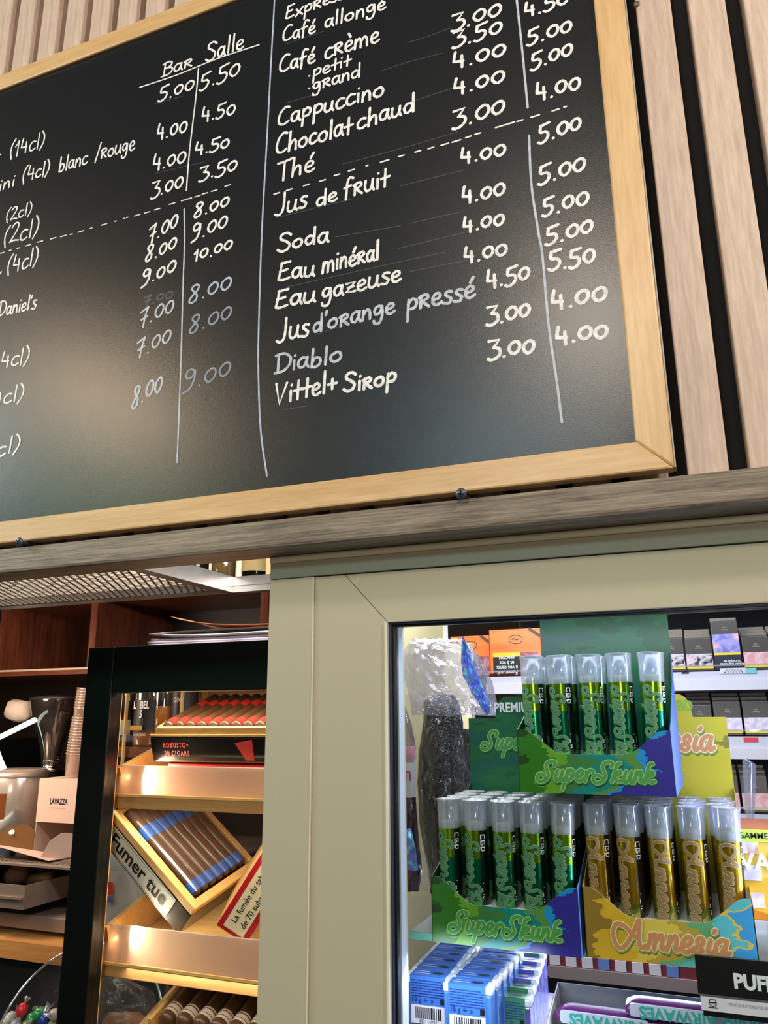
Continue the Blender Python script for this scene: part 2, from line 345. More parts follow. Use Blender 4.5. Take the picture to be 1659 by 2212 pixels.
def layout(text, font, slant=0, jit=0, rnd=None):
    x = 0; out = []
    for ch in text:
        adv, strokes = font[ch]
        jx = jy = 0; sc = 1
        if jit and rnd: jy = rnd.uniform(-jit, jit); sc = 1+rnd.uniform(-jit, jit)
        for cur, pts in strokes:
            q = [(x+(a*sc)+slant*b, b*sc+jy) for a, b in pts]
            out.append(crom(q, 5) if cur and len(q) > 2 else q)
        x += adv
    return out, x

FONTCACHE = {}
def text_mesh(txt, size, bold=0, spacing=1, wscale=1):
    """printed lettering as flat mesh data in the xz plane, centred on the origin"""
    k = (txt, size, bold, spacing, wscale)
    if k in FONTCACHE: return FONTCACHE[k]
    cu = bpy.data.curves.new('lettering', 'FONT'); cu.body = txt; cu.size = size; cu.offset = bold*size; cu.align_x = 'CENTER'; cu.align_y = 'CENTER'
    cu.space_character = spacing; cu.resolution_u = 3; cu.space_line = .85
    o = bpy.data.objects.new('lettering', cu); COL.objects.link(o)
    dg = bpy.context.evaluated_depsgraph_get(); me = bpy.data.meshes.new_from_object(o.evaluated_get(dg))
    bpy.data.objects.remove(o)
    me.transform(Matrix(((wscale, 0, 0, 0), (0, 0, -1, 0), (0, 1, 0, 0), (0, 0, 0, 1))))
    FONTCACHE[k] = me; return me
def print_text(txt, size, material, parent, loc, rot=(0, 0, 0), bold=0, spacing=1, wscale=1, name='lettering'):
    me = text_mesh(txt, size, bold, spacing, wscale)
    if not me.materials: me.materials.append(material)
    elif me.materials[0] is not material: me = me.copy(); me.materials[0] = material
    o = bpy.data.objects.new(name, me); COL.objects.link(o); o.parent = parent; o.location = loc; o.rotation_euler = rot
    return o
# ================================================================ THE SETTING
m_dark = mat('dark_paint', (24, 24, 27), .6)
m_black = mat('black_plastic', (12, 13, 16), .35)
m_ceil = mat('ceiling_paint', (84, 94, 102), .9, bump=.1)
m_wallp = mat('wall_paint', (34, 48, 52), .85, bump=.1)
m_floor = mat('floor_tile', (80, 72, 66), .5, var=.2)
m_alu = mat('taupe_aluminium', (188, 182, 158), .42, spec=.4, bump=.05, bscale=1500)
m_alu_edge = mat('taupe_aluminium_edge', (232, 226, 200), .35)
m_oak = wood('oak_slat', (222, 200, 184), (190, 164, 148), 'Z', 30, 11, .5, .2, knots=1.5)
m_felt = mat('black_felt', (20, 21, 24), .95, bump=.3, bscale=900)
m_beech = wood('beech_frame_h', (226, 190, 142), (206, 164, 112), 'X', 22, 11, .38, .12)
m_beech_v = wood('beech_frame_v', (226, 190, 142), (206, 164, 112), 'Z', 22, 11, .38, .12)
m_plank = wood('grey_oak_plank', (160, 146, 130), (82, 70, 60), 'X', 26, 24, .5, .6, knots=1.2)
m_white = mat('white_laminate', (214, 214, 222), .4)

struct(MB().box(-3.2, -3.2, -.05, 1.6, 2.2, 0), 'floor', m_floor)
struct(MB().box(-3.2, -3.2, 2.6, 1.6, .10, 2.65), 'ceiling', m_ceil)
struct(MB().box(-3.2, -3.25, 0, 1.6, -3.2, 2.6), 'wall_south', m_wallp)
struct(MB().box(-3.25, -3.25, 0, -3.2, 2.2, 2.6), 'wall_west', m_wallp)
struct(MB().box(1.6, -3.25, 0, 1.65, 2.2, 2.6), 'wall_east', m_wallp)
m_backwall = mat('back_wall_paint', (46, 30, 24), .8)
struct(MB().box(-3.2, 1.75, 0, 1.6, 1.80, 2.6), 'wall_north', m_backwall)
struct(MB().box(-3.2, .05, 2.45, 1.6, 1.75, 2.50), 'ceiling_back', mat('back_ceiling_paint', (235, 228, 214), .9))
# partition between the back bar and the tobacco counter
struct(MB().box(-.296, .056, 1.0, -.290, .499, 1.74), 'wall_partition', mat('tan_panel', (186, 174, 132), .6))

# slatted wall: black felt backing and one part per slat
wall = MB().box(-1.5, .021, 1.735, .60, .03, 2.58).build('wall_slatted', m_felt); wall['kind'] = 'structure'
slat = MB().box(-.0135, 0, 1.736, .0135, .021, 2.578)
slat0 = None
for k in range(-36, 15):
    if slat0 is None:
        slat0 = slat.build('slat', m_oak, wall, bevel=.0012); o = slat0
    else:
        o = slat0.copy(); COL.objects.link(o); o.parent = wall
    o.location = (k*.04+.02, random.uniform(-.0003, .0003), random.uniform(-.4, .4)*0)
# lintel above the openings hidden behind slats
struct(MB().box(-3.2, .031, 1.735, 1.6, .05, 2.6), 'wall_lintel', m_dark)
struct(MB().box(-3.2, .0, 1.735, -1.5, .03, 2.6), 'wall_side_panel', m_dark)

# grey oak plank along the foot of the slats
plank = MB().box(-1.6, -.02, 1.7205, .60, .020, 1.7448).build('trim_1', m_plank, bevel=.0028); plank['kind'] = 'structure'

# ---- the counter window in taupe aluminium
win = bpy.data.objects.new('window_1', None); COL.objects.link(win); win['kind'] = 'structure'
YF = .015
jx = -.2965
fr = MB().box(jx, YF, 1.0, -.2542, .055, 1.7006).box(jx, YF, 1.7012, .60, .055, 1.7205)
fr.build('window_frame', m_alu, win, bevel=.0006)
MB().box(jx+.0004, .0125, 1.7145, .60, .0155, 1.7204).build('drip_edge', m_alu_edge, win, bevel=.001)
# leaf: stile and top rail, mitred
g = .0005
z_t, z_o, x_l, x_o = 1.7003, 1.6590, -.2536, -.1885
st = [(x_l, 1.0), (x_o, 1.0), (x_o, z_o), (x_o-.038, z_t), (x_l, z_t)]
MB().prism([(p[0], p[1]) for p in st], YF+.001, .055).build('window_stile', m_alu, win, bevel=.0005)
rl = [(x_o-.038+g, z_t), (x_o+g, z_o), (.60, z_o), (.60, z_t)]
MB().prism([(p[0], p[1]) for p in rl][::-1], YF+.001, .055).build('window_rail', m_alu, win, bevel=.0005)
MB().box(x_o-.0016, YF-.0012, 1.0, x_o, YF+.002, z_o).build('glazing_bead', m_alu_edge, win)
MB().box(x_l-.0010, YF-.0006, 1.0, x_l-.0001, YF+.002, z_t).build('joint_bead', m_alu_edge, win)
ga, gb_ = .0015, .0032
gk = MB()
gk.prism([(x_o, 1.0), (x_o+ga, 1.0), (x_o+ga, z_o-ga), (x_o, z_o)], YF+.004, .030)
gk.prism([(x_o, z_o), (x_o+ga, z_o-ga), (.60, z_o-ga), (.60, z_o)], YF+.004, .030)
gk.build('gasket', mat('gasket_rubber', (44, 48, 62), .45), win, bevel=.0004)
gk = MB()
gk.prism([(x_o+ga, 1.0), (x_o+gb_, 1.0), (x_o+gb_, z_o-gb_), (x_o+ga, z_o-ga)], YF+.008, .029)
gk.prism([(x_o+ga, z_o-ga), (x_o+gb_, z_o-gb_), (.60, z_o-gb_), (.60, z_o-ga)], YF+.008, .029)
gk.build('glazing_seal', m_black, win, bevel=.0003)
m_glass = clear('window_glass', (.96, .98, .98), .018, rough=.02, edge=.25)
MB().box(x_o+.0002, .031, 1.0, .595, .035, z_o-.0002).build('pane', m_glass, win)
MB().box(x_o+.0001, .0355, 1.0, at(871, 1500, .0455).x, .0455, z_o-.0002).build('window_reveal', mat('reveal_satin', (196, 204, 214), .35), win)

# ================================================================ MENU BOARD
YB = -.02
bd = thing('menu_board', 'black chalkboard drinks menu in a beech frame with white handwritten French prices', 'menu board')
bx0, bx1 = -1.10, .0382
zi, zo = 1.7726, 1.7500
zti, zto = 2.3099, 2.332
m_board = bpy.data.materials.new('chalkboard'); m_board.use_nodes = True
n = m_board.node_tree.nodes; l = m_board.node_tree.links; b = n['Principled BSDF']
b.inputs['Base Color'].default_value = (*lin((26, 28, 32)), 1); b.inputs['Roughness'].default_value = .30; b.inputs['Specular IOR Level'].default_value = .5
tc = n.new('ShaderNodeTexCoord'); no = n.new('ShaderNodeTexNoise'); no.inputs['Scale'].default_value = 900; no.inputs['Detail'].default_value = 2; no.inputs['Roughness'].default_value = .7
l.new(tc.outputs['Object'], no.inputs['Vector']); bp = n.new('ShaderNodeBump'); bp.inputs['Strength'].default_value = .22; bp.inputs['Distance'].default_value = .0004
l.new(no.outputs['Fac'], bp.inputs['Height']); l.new(bp.outputs[0], b.inputs['Normal'])
MB().box(bx0+.01, YB+.0035, zo+.01, bx1-.010, YB+.009, zto-.01).build('writing_surface', m_board, bd)
xr = .0142
def mitre(name, pts, material):
    o = MB().prism(pts, YB, YB+.0125).build(name, material, bd, bevel=.0016); return o
mitre('frame_rail', [(bx0, zo), (bx1, zo), (xr+.0008, zi), (bx0+.022, zi)], m_beech)
mitre('frame_rail', [(bx0+.022, zti), (xr, zti), (bx1, zto), (bx0, zto)], m_beech)
mitre('frame_stile', [(bx1, zo+.0002), (bx1, zto), (xr, zti), (xr, zi+.0004)], m_beech_v)
mitre('frame_stile', [(bx0, zo), (bx0+.022, zi), (bx0+.022, zti), (bx0, zto)], m_beech_v)
MB().box(bx1+.0001, YB+.001, zo+.001, bx1+.0011, YB+.012, zto).build('edge_strip', mat('grey_edge_band', (178, 172, 160), .5), bd)
MB().box(bx0+.05, YB+.009, zo+.03, bx1-.05, -.0003, zo+.06).build('hanging_rail', m_dark, bd)

def ink(name, op, col=(252, 252, 255)):
    m = bpy.data.materials.new(name); m.use_nodes = True; n = m.node_tree.nodes; l = m.node_tree.links; b = n['Principled BSDF']
    b.inputs['Base Color'].default_value = (*lin(col), 1); b.inputs['Roughness'].default_value = .55
    tc = n.new('ShaderNodeTexCoord'); no = n.new('ShaderNodeTexNoise'); no.inputs['Scale'].default_value = 260; no.inputs['Detail'].default_value = 3; l.new(tc.outputs['Object'], no.inputs['Vector'])
    mr = n.new('ShaderNodeMapRange'); l.new(no.outputs['Fac'], mr.inputs[0]); mr.inputs[1].default_value = .35; mr.inputs[2].default_value = .65; mr.inputs[3].default_value = op*.72; mr.inputs[4].default_value = op
    l.new(mr.outputs[0], b.inputs['Alpha']); MATS[name] = m; return m
INK = [ink('chalk_ink', 1.0), ink('chalk_ink_worn', .80, (225, 232, 248)), ink('chalk_ink_faint', .55, (196, 208, 232)), ink('chalk_ink_ghost', .13, (200, 200, 215)), ink('chalk_ink_blue', .85, (206, 218, 244))]
ys = YB+.0035
def bpt(px, py): p = at(px, py, ys); return (p.x, p.z)
def bmap(u, v, lift): return (u, ys-lift, v)
rnd = random.Random(3)
def write(txt, x0, y0, x1, y1, h, w=2.1, k=0, slant=.03, jit=.045):
    A = bpt(x0, y0); Bp = bpt(x1, y1); T = bpt(x0, y0-h)
    strokes, wd = layout(txt, HAND, slant, jit, rnd)
    allx = [p[0] for s in strokes for p in s]; mn, mxx = min(allx), max(allx)
    ux = ((Bp[0]-A[0])/(mxx-mn), (Bp[1]-A[1])/(mxx-mn)); H = T[1]-A[1]
    mb = MB()
    for s in strokes:
        q = [(A[0]+(a-mn)*ux[0], A[1]+(a-mn)*ux[1]+b*H) for a, b in s]
        ribbon(mb, q, w*.00112, bmap, .00025, .10)
    return mb.build('handwriting', INK[k], bd)
def rule(pts, w=1.5, k=0, lift=.0002):
    mb = MB(); q = [bpt(*p) for p in pts]; ribbon(mb, crom(q, 8) if len(q) > 2 else q, w*.001, bmap, lift, .05)
    return mb.build('ruled_line', INK[k], bd)
def dashes(pts, w=1.5, k=0, L=12):
    mb = MB()
    for p in pts:
        ln = p[2] if len(p) > 2 else L
        q = [bpt(p[0]-ln/2, p[1]+ln*.15), bpt(p[0]+ln/2, p[1]-ln*.15)]; ribbon(mb, q, w*.001, bmap, .0002)
    return mb.build('dashed_line', INK[k], bd, kind='stuff')
for a in [
 ('Bar', 349, 166, 414, 143, 27, 1.9), ('Salle', 445, 132, 526, 105, 36, 2.1), ('5.00', 342, 220, 418, 197, 28), ('5.50', 431, 196, 517, 166, 34),
 ('4.50', 437, 264, 507, 249, 30), ('4.00', 340, 304, 403, 289, 33), ('4.50', 423, 336, 494, 322, 26), ('4.00', 331, 371, 400, 356, 33),
 ('3.50', 430, 392, 511, 370, 30), ('3.00', 326, 429, 394, 409, 33), ('8.00', 420, 472, 494, 447, 28), ('7.00', 322, 526, 383, 492, 36),
 ('9.00', 414, 522, 490, 494, 34), ('8.00', 315, 567, 380, 540, 32), ('10.00', 420, 565, 501, 540, 26), ('9.00', 306, 619, 379, 589, 32),
 ('8.00', 409, 655, 499, 627, 36, 1.9, 4), ('7.00', 302, 708, 374, 677, 38, 1.9, 1), ('7.00', 295, 775, 368, 741, 38, 1.9, 1), ('8.00', 410, 722, 499, 692, 36, 1.9, 2),
 ('8.00', 286, 883, 349, 848, 46, 2.1, 1), ('9.00', 396, 847, 497, 815, 42, 1.8, 2), ('7.00', 311, 661, 373, 645, 20, 2.0, 3),
 ('(14cl)', 22, 342, 94, 318, 32, 1.8), ('ini', 0, 412, 30, 402, 26, 1.9), ('(4cl)', 49, 396, 105, 376, 30, 1.8), ('blanc', 128, 372, 188, 354, 30, 1.9), ('/rouge', 206, 346, 291, 324, 32, 1.8),
 ('(2cl)', 14, 478, 67, 463, 26, 1.6), ('(2cl)', 9, 530, 81, 508, 38, 1.8), ('(4cl)', 16, 592, 80, 570, 36, 1.8), (',', -4, 592, 3, 590, 30, 1.8), ('.', -1, 338, 1, 337, 30, 1.8),
 ("Daniel's", -4, 684, 78, 666, 30, 1.8), ('4cl)', 3, 797, 61, 784, 34, 1.8), ('4cl)', -16, 878, 49, 865, 34, 1.8), ('cl)', -6, 986, 41, 974, 36, 1.9),
 ('Expresso', 618, 42, 765, -10, 27, 2.0), ('Café', 612, 90, 681, 70, 30, 2.0), ('allongé', 703, 60, 833, 20, 30, 2.0), ('Café', 605, 157, 680, 136, 34, 2.2), ('crème', 703, 127, 819, 89, 38, 2.2),
 ('\u00b7petit', 668, 170, 759, 139, 26, 1.8), ('\u00b7grand', 668, 198, 777, 166, 28, 1.9), ('Cappuccino', 602, 273, 828, 206, 36, 2.3), ('Chocolat', 598, 334, 762, 286, 40, 2.3), ('chaud', 773, 280, 894, 240, 38, 2.3),
 ('Thé', 600, 392, 679, 370, 40, 2.2), ('Jus', 594, 466, 663, 447, 40, 2.2), ('de', 685, 446, 728, 434, 32, 2.2), ('fruit', 744, 428, 842, 401, 42, 2.2), ('Soda', 600, 544, 710, 522, 36, 2.3),
 ('Eau', 602, 607, 679, 595, 38, 2.3), ('minéral', 697, 589, 817, 561, 40, 2.3), ('Eau', 596, 666, 681, 651, 38, 2.3), ('gazeuse', 696, 646, 866, 607, 40, 2.2),
 ('Jus', 598, 738, 667, 724, 46, 2.3), ("d'orange", 678, 720, 853, 676, 38, 2.3, 1), ('pressé', 880, 672, 1026, 642, 44, 2.4, 1), ('Diablo', 594, 807, 737, 780, 38, 2.3, 1), ('Vittel+', 596, 874, 727, 845, 44, 2.3), ('Sirop', 743, 847, 855, 827, 38, 2.5),
 ('3.00', 976, 68, 1083, 35, 34, 2.4), ('3.50', 978, 105, 1084, 72, 34, 2.4), ('4.00', 981, 150, 1092, 123, 36, 2.4), ('4.00', 983, 204, 1090, 181, 36, 2.4), ('3.00', 978, 280, 1090, 246, 40, 2.4),
 ('4.00', 998, 354, 1092, 340, 34, 2.3), ('4.00', 1001, 441, 1091, 426, 36, 2.3), ('4.00', 1003, 503, 1089, 488, 34, 2.3), ('4.00', 1005, 567, 1095, 557, 34, 2.3), ('4.50', 1054, 625, 1144, 608, 38, 2.3),
 ('3.00', 1052, 702, 1145, 688, 38, 2.5), ('3.00', 1055, 778, 1155, 766, 40, 2.5),
 ('4.50', 1136, 38, 1228, 11, 30, 2.3), ('5.00', 1139, 99, 1235, 72, 34, 2.3), ('5.00', 1147, 152, 1237, 123, 34, 2.3), ('4.00', 1161, 217, 1254, 197, 38, 2.3), ('5.00', 1163, 309, 1255, 283, 38, 2.3),
 ('5.00', 1163, 399, 1265, 372, 38, 2.3), ('5.00', 1172, 468, 1272, 444, 38, 2.3), ('5.00', 1179, 529, 1281, 505, 36, 2.4), ('5.50', 1186, 585, 1286, 572, 40, 2.4), ('4.00', 1195, 671, 1311, 653, 42, 2.6), ('4.00', 1204, 744, 1313, 733, 38, 2.6)]:
    write(*a)
rule([(302, 189), (380, 163), (470, 127), (560, 97)], 1.5)
rule([(429, 148), (424, 205), (410, 325), (403, 411)], 1.6)
rule([(398, 452), (399, 520), (396, 608), (392, 753), (387, 898), (383, 999)], 1.6, 1)
rule([(594, -12), (586, 130), (577, 300), (566, 500), (559, 717), (559, 825), (564, 934), (577, 1028)], 1.7, 4)
rule([(1115, -12), (1124, 70), (1130, 127), (1140, 233)], 1.9, 1)
rule([(1143, 293), (1148, 398), (1163, 500), (1172, 554), (1185, 699), (1203, 825), (1214, 912)], 1.9, 1)
dashes([(492, 401), (463, 412), (443, 418), (427, 424), (403, 431, 22), (372, 440), (340, 452), (318, 459), (297, 465), (275, 470, 3), (268, 472, 3), (250, 478, 3), (225, 485), (197, 493, 4), (175, 500), (154, 506, 5), (137, 510), (115, 515), (87, 522), (61, 530), (40, 536, 6), (22, 541, 5), (3, 547)], 1.3)
dashes([(598, 418), (625, 410), (662, 400), (697, 390), (728, 378), (759, 368), (793, 358, 4), (831, 348, 18), (867, 337), (903, 327), (931, 320), (961, 312, 16), (986, 305, 18), (1012, 296), (1032, 289), (1091, 270, 40), (1123, 261), (1156, 251, 18), (1200, 238, 14), (1221, 231, 5)], 1.5)
for p in [((975, 60), (915, 82), (880, 92)), ((955, 115), (880, 135), (822, 154)), ((682, 204), (620, 222)), ((895, 218), (980, 190)), ((990, 285), (870, 320), (740, 355)), ((865, 402), (1000, 368)), ((600, 470), (700, 445), (760, 430)),
          ((885, 483), (1000, 457)), ((725, 512), (865, 488)), ((860, 537), (1015, 500)), ((620, 620), (800, 580), (960, 545)), ((886, 587), (1010, 562)), ((615, 885), (665, 877)), ((1018, 709), (1060, 703)), ((334, 225), (395, 208)), ((336, 375), (440, 350)), ((615, 96), (700, 68)), ((685, 722), (780, 690))]:
    rule(list(p), .7, 3)

# drywall screws propping the board
def screw(px, py, label, tilt=0):
    p = at(px, py, -.026)
    t = thing('screw', label, 'screw', p, (R(8), R(tilt), 0), 'black screws under the menu board')
    mb = MB(); M = Matrix.Rotation(R(90), 4, 'X')
    mb.lathe([(.0001, .0012), (.0036, .0010), (.0045, 0), (.0044, -.0006), (.0018, -.0040)], n=20, M=M)
    mb.build('head', mat('blackened_steel', (84, 92, 104), .35, .5), t)
    MB().lathe([(.0018, -.004), (.0016, -.046)], n=10, M=M).build('shank', mat('blackened_steel', (84, 92, 104), .35, .5), t)
    MB().box(-.0026, -.0016, -.0005, .0026, -.0009, .0005).box(-.0005, -.0016, -.0026, .0005, -.0009, .0026).build('cross_recess', m_black, t)
t = thing('screw', 'tiny grey screw head on the slat right of the board, at the top edge', 'screw', at(1375, 8, -.0006))
MB().lathe([(.0001, .0006), (.0026, .0005), (.0028, 0)], n=14, M=Matrix.Rotation(R(90), 4, 'X')).build('head', mat('dull_screw', (120, 104, 94), .4, .3), t)
screw(996, 1067, 'black cross-head screw under the middle of the chalkboard frame', 10)
screw(41, 1171, 'black cross-head screw under the left end of the chalkboard frame', 40)
# ================================================================ TOBACCO COUNTER CABINET (behind the window)
ORD = ['first', 'second', 'third', 'fourth', 'fifth', 'sixth', 'seventh', 'eighth']
m_card_in = mat('white_card', (226, 226, 222), .6)
def foil(name, col, r=.22, metal=.85): return mat(name, col, r, metal, spec=.6)
m_tray = mat('white_tray', (226, 228, 226), .55)
m_cap = clear('tube_cap_plastic', (.93, .95, .98), .14, .30, (205, 214, 230), rough=.12, edge=.9)
m_rim = clear('tube_lid_plastic', (.95, .97, 1), .25, .6, (225, 230, 240), rough=.18, edge=.9, bump=.5, bscale=300)
m_art_g = art('skunk_artwork', [(0, (34, 66, 20)), (.30, (44, 110, 24)), (.47, (96, 156, 36)), (.60, (60, 120, 60)), (.70, (14, 128, 124)), (.84, (82, 136, 66)), (.95, (20, 140, 205)), (1.07, (70, 106, 190)), (1.22, (62, 60, 160)), (1.45, (48, 44, 140))], .85, -.10, w=.117, h=.05, noise=.75)
m_art_gb = art('skunk_back_artwork', [(0, (12, 70, 70)), (.40, (14, 90, 76)), (.55, (20, 100, 60)), (.66, (24, 84, 44)), (.80, (30, 100, 50)), (.90, (46, 108, 44))], .20, .35, w=.117, h=.19, noise=.6)
m_art_a = art('amnesia_artwork', [(0, (140, 112, 40)), (.36, (204, 166, 40)), (.56, (212, 184, 74)), (.68, (176, 150, 60)), (.75, (96, 160, 110)), (.86, (88, 178, 186)), (.97, (216, 178, 70)), (1.06, (84, 170, 190)), (1.22, (62, 150, 205))], .80, -.12, w=.117, h=.05, noise=.70)
m_art_ab = art('amnesia_back_artwork', [(0, (186, 186, 44)), (.52, (178, 166, 44)), (.80, (126, 114, 50)), (.86, (176, 160, 50)), (.98, (134, 122, 50)), (1.06, (186, 170, 60))], .45, .10, w=.117, h=.19, noise=.45)
def script_word(txt, width, mats, name, parent, mapf, weight=.15, offs=(.05, -.09)):
    """printed script logo in three layers: drop edge, pale outline, coloured face; mapf takes text units scaled to `width`"""
    st, wd = layout(txt, SCR, .22)
    sc = width/wd; mb = MB()
    w = weight*sc
    for (dx, dy, ww, mi, lf) in ((offs[0], offs[1]*1.5, 1.4, 0, .00010), (offs[0]*.5, offs[1]*.5, 2.0, 1, .00035), (0, 0, 1.8, 2, .00060), (0, 0, 1.25, 3, .00085)):
        mb.m(mats[mi])
        for q in st: ribbon(mb, [((a+dx)*sc-width/2, (b+dy)*sc) for a, b in q], w*ww, mapf, lf)
    return mb.build(name, None, parent)
SK = [mat('skunk_ink_dark', (8, 30, 26), .4), mat('skunk_ink_green', (28, 120, 62), .4), mat('skunk_ink_pale', (168, 206, 130), .4), mat('skunk_ink_face', (72, 150, 72), .4)]
AM = [mat('amnesia_ink_olive', (104, 100, 46), .4), mat('amnesia_ink_green', (130, 146, 66), .4), mat('amnesia_ink_pale', (222, 218, 168), .4), mat('amnesia_ink_face', (196, 132, 84), .4)]
SKT = [mat('skunk_ink_dark', (8, 30, 26), .4), mat('skunk_ink_tube', (60, 110, 74), .35), mat('skunk_ink_tube_pale', (124, 164, 124), .35), mat('skunk_ink_tube_face', (70, 122, 86), .35)]
AMT = [mat('amnesia_ink_dark', (70, 58, 30), .4), mat('amnesia_tube_green', (120, 132, 80), .35), mat('amnesia_tube_pale', (186, 176, 130), .35), mat('amnesia_tube_face', (146, 112, 78), .35)]
BW, BD = .1165, .115
m_ink_w = mat('white_ink', (232, 236, 240), .5)
m_ink_k = mat('black_ink', (16, 18, 22), .5)
def display_box(name, label, loc, rz, kind):
    fa, ba, ink4, word = (m_art_g, m_art_gb, SK, 'Super Skunk') if kind == 's' else (m_art_a, m_art_ab, AM, 'Amnesia')
    t = thing(name, label, 'display box', loc, (0, 0, rz))
    T = .0006
    out = [(0, 0), (BW, 0), (BW, .0465), (BW-.0045, .0472), (BW-.0095, .0455), (BW*.80, .0345), (BW*.74, .0300), (BW*.70, .0290), (BW*.30, .0290), (BW*.25, .0310), (.0125, .0440), (.0065, .0475), (0, .0478)]
    MB().m(fa).prism(out, 0, T*.6).m(m_card_in).prism([(x, z) for x, z in out], T*.6, T).build('front_panel', None, t)
    side = [(0, 0), (BD, 0), (BD, .112), (BD-.008, .108), (BD-.022, .088), (.045, .066), (.014, .052), (0, .0475)]
    Mx = Matrix(((0, 1, 0, 0), (1, 0, 0, 0), (0, 0, 1, 0), (0, 0, 0, 1)))
    sm = mat('skunk_side_card', (22, 84, 46), .4) if kind == 's' else mat('amnesia_side_card', (186, 158, 44), .4)
    sb = mat('skunk_side_card_blue', (96, 128, 214), .4) if kind == 's' else sm
    MB().prism(side, 0, T, Mx).build('side_panel', sm, t)
    MB().m(sb).prism(side, BW-T*.5, BW, Mx).m(sm).prism(side, BW-T, BW-T*.5, Mx).build('side_panel', None, t)
    hd = [(.028+.010*(1-cos(R(a))), .176+.014*sin(R(a))) for a in (0, 25, 50, 75, 90)]
    back = [(0, 0), (BW, 0), (BW, .170), (BW-.027, .170)]+[(BW-p[0], p[1]) for p in hd]+hd[::-1]+[(.027, .170), (0, .170)]
    MB().m(ba).prism(back, BD-T, BD-T*.4).m(m_card_in).prism(back, BD-T*.4, BD).build('back_panel', None, t)
    MB().box(T, T, 0, BW-T, BD-T, T).build('bottom_panel', m_card_in, t)
    MB().box(.0015, .0015, .0015, BW-.0015, BD-.0015, .0275).build('tube_tray', m_tray, t, bevel=.0008)
    script_word(word, .088 if kind == 's' else .080, ink4, 'logo', t, lambda u, v, lf: (u+BW*.5, -lf*.6, v*1.0+.0095), .145)
    script_word(word, .092, ink4, 'logo', t, lambda u, v, lf: (u+BW*.5, BD-T-lf*.6, v*1.05+(.156 if loc[2] > 1.5 else .142)), .145)
    print_text('PREMIUM CBD', .0125 if loc[2] < 1.5 else .0001, m_ink_w if kind == 's' else mat('cbd_green_ink', (120, 160, 50), .5), t, (BW*.5, BD-T-.0002, .1795), bold=.03, wscale=.80)
    return t
for nm, lb, loc, rz, kd in (
    ('display_box', 'green and blue card display box stacked on top of the two others', (-.1006, .075, 1.5275), R(-1.5), 's'),
    ('display_box', 'green and blue card display box at the lower left, beside the crumpled bag', (-.1772, .080, 1.4135), R(-2.0), 's'),
    ('display_box', 'yellow and turquoise card display box at the lower right of the window', (-.0578, .080, 1.4135), R(0), 'a')):
    display_box(nm, lb, loc, rz, kd)

def tube_proto(kind):
    t = thing('preroll_tube', 'x', 'tube')
    H, Rb = .0782, .0089
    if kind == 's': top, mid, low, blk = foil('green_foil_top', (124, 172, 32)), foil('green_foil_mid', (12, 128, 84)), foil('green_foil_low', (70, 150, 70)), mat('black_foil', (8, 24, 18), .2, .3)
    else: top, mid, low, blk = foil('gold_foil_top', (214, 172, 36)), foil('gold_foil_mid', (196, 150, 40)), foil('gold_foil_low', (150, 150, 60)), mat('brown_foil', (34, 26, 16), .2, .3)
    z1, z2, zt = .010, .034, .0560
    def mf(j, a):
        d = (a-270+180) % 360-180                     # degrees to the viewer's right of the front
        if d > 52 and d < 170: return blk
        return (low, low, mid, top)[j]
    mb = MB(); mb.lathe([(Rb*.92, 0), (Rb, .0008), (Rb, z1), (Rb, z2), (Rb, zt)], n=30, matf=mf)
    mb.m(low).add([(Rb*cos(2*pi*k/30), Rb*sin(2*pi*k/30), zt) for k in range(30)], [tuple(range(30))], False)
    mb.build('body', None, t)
    c = MB().lathe([(Rb+.0001, zt-.0006), (Rb+.0003, .060), (Rb+.0007, H-.002), (Rb+.0013, H-.0012), (Rb+.0013, H-.0002)], n=30)
    c.build('cap', m_cap, t)
    l_ = MB().lathe([(Rb+.0013, H-.0002), (Rb+.0006, H), (Rb-.0008, H-.0004), (Rb-.002, H-.0012), (.0001, H-.0010)], n=30)
    l_.build('lid', m_rim, t)
    MB().lathe([(.0060, zt), (.0066, zt+.003), (.0055, zt+.0052), (.0001, zt+.0055)], n=16).build('filter_tip', mat('grey_tip', (140, 146, 136), .6), t)
    def mp(u, v, lf):                                    # text runs down the tube, letter tops to the right
        phi = (v-.0052)/Rb-.12; r = Rb+lf*.7
        return (r*sin(phi), -r*cos(phi), zt-.004-u)
    if kind == 's': script_word('Super Skunk', .064, SKT, 'logo', t, lambda u, v, lf: mp(u+.032, v*1.15+.0015, lf), .125, (-.02, -.08))
    else: script_word('Amnesia', .060, AMT, 'logo', t, lambda u, v, lf: mp(u+.027, v*.82+.0010, lf), .115, (-.02, -.08))
    mb = MB().m(m_ink_w)                                  # CBD in outline letters
    def mp2(u, v, lf):
        phi = 1.02+v/Rb; r = Rb+lf; return (r*sin(phi), -r*cos(phi), zt-.0035-u)
    for pts in ([(.0035, .0035), (.0005, .0035), (.0005, 0), (.0035, 0)], [(.005, 0), (.005, .0035), (.008, .0032), (.0062, .0018), (.0084, .0010), (.0078, 0), (.005, 0)], [(.0098, 0), (.0098, .0035), (.0122, .0028), (.0122, .0006), (.0098, 0)]):
        ribbon(mb, pts, .0008, mp2, .0003)
    for pts in ([(.040, 0), (.0424, 0)], [(.0445, .0014), (.0445, .0002)], [(.046, .0014), (.046, .0002), (.047, .0002)], [(.036, .0008), (.0362, .0008)]): ribbon(mb, pts, .0005, mp2, .0003)
    mb.build('lettering', None, t)
    return t
WORDS5 = ['leftmost', 'second from the left', 'middle', 'second from the right', 'rightmost']
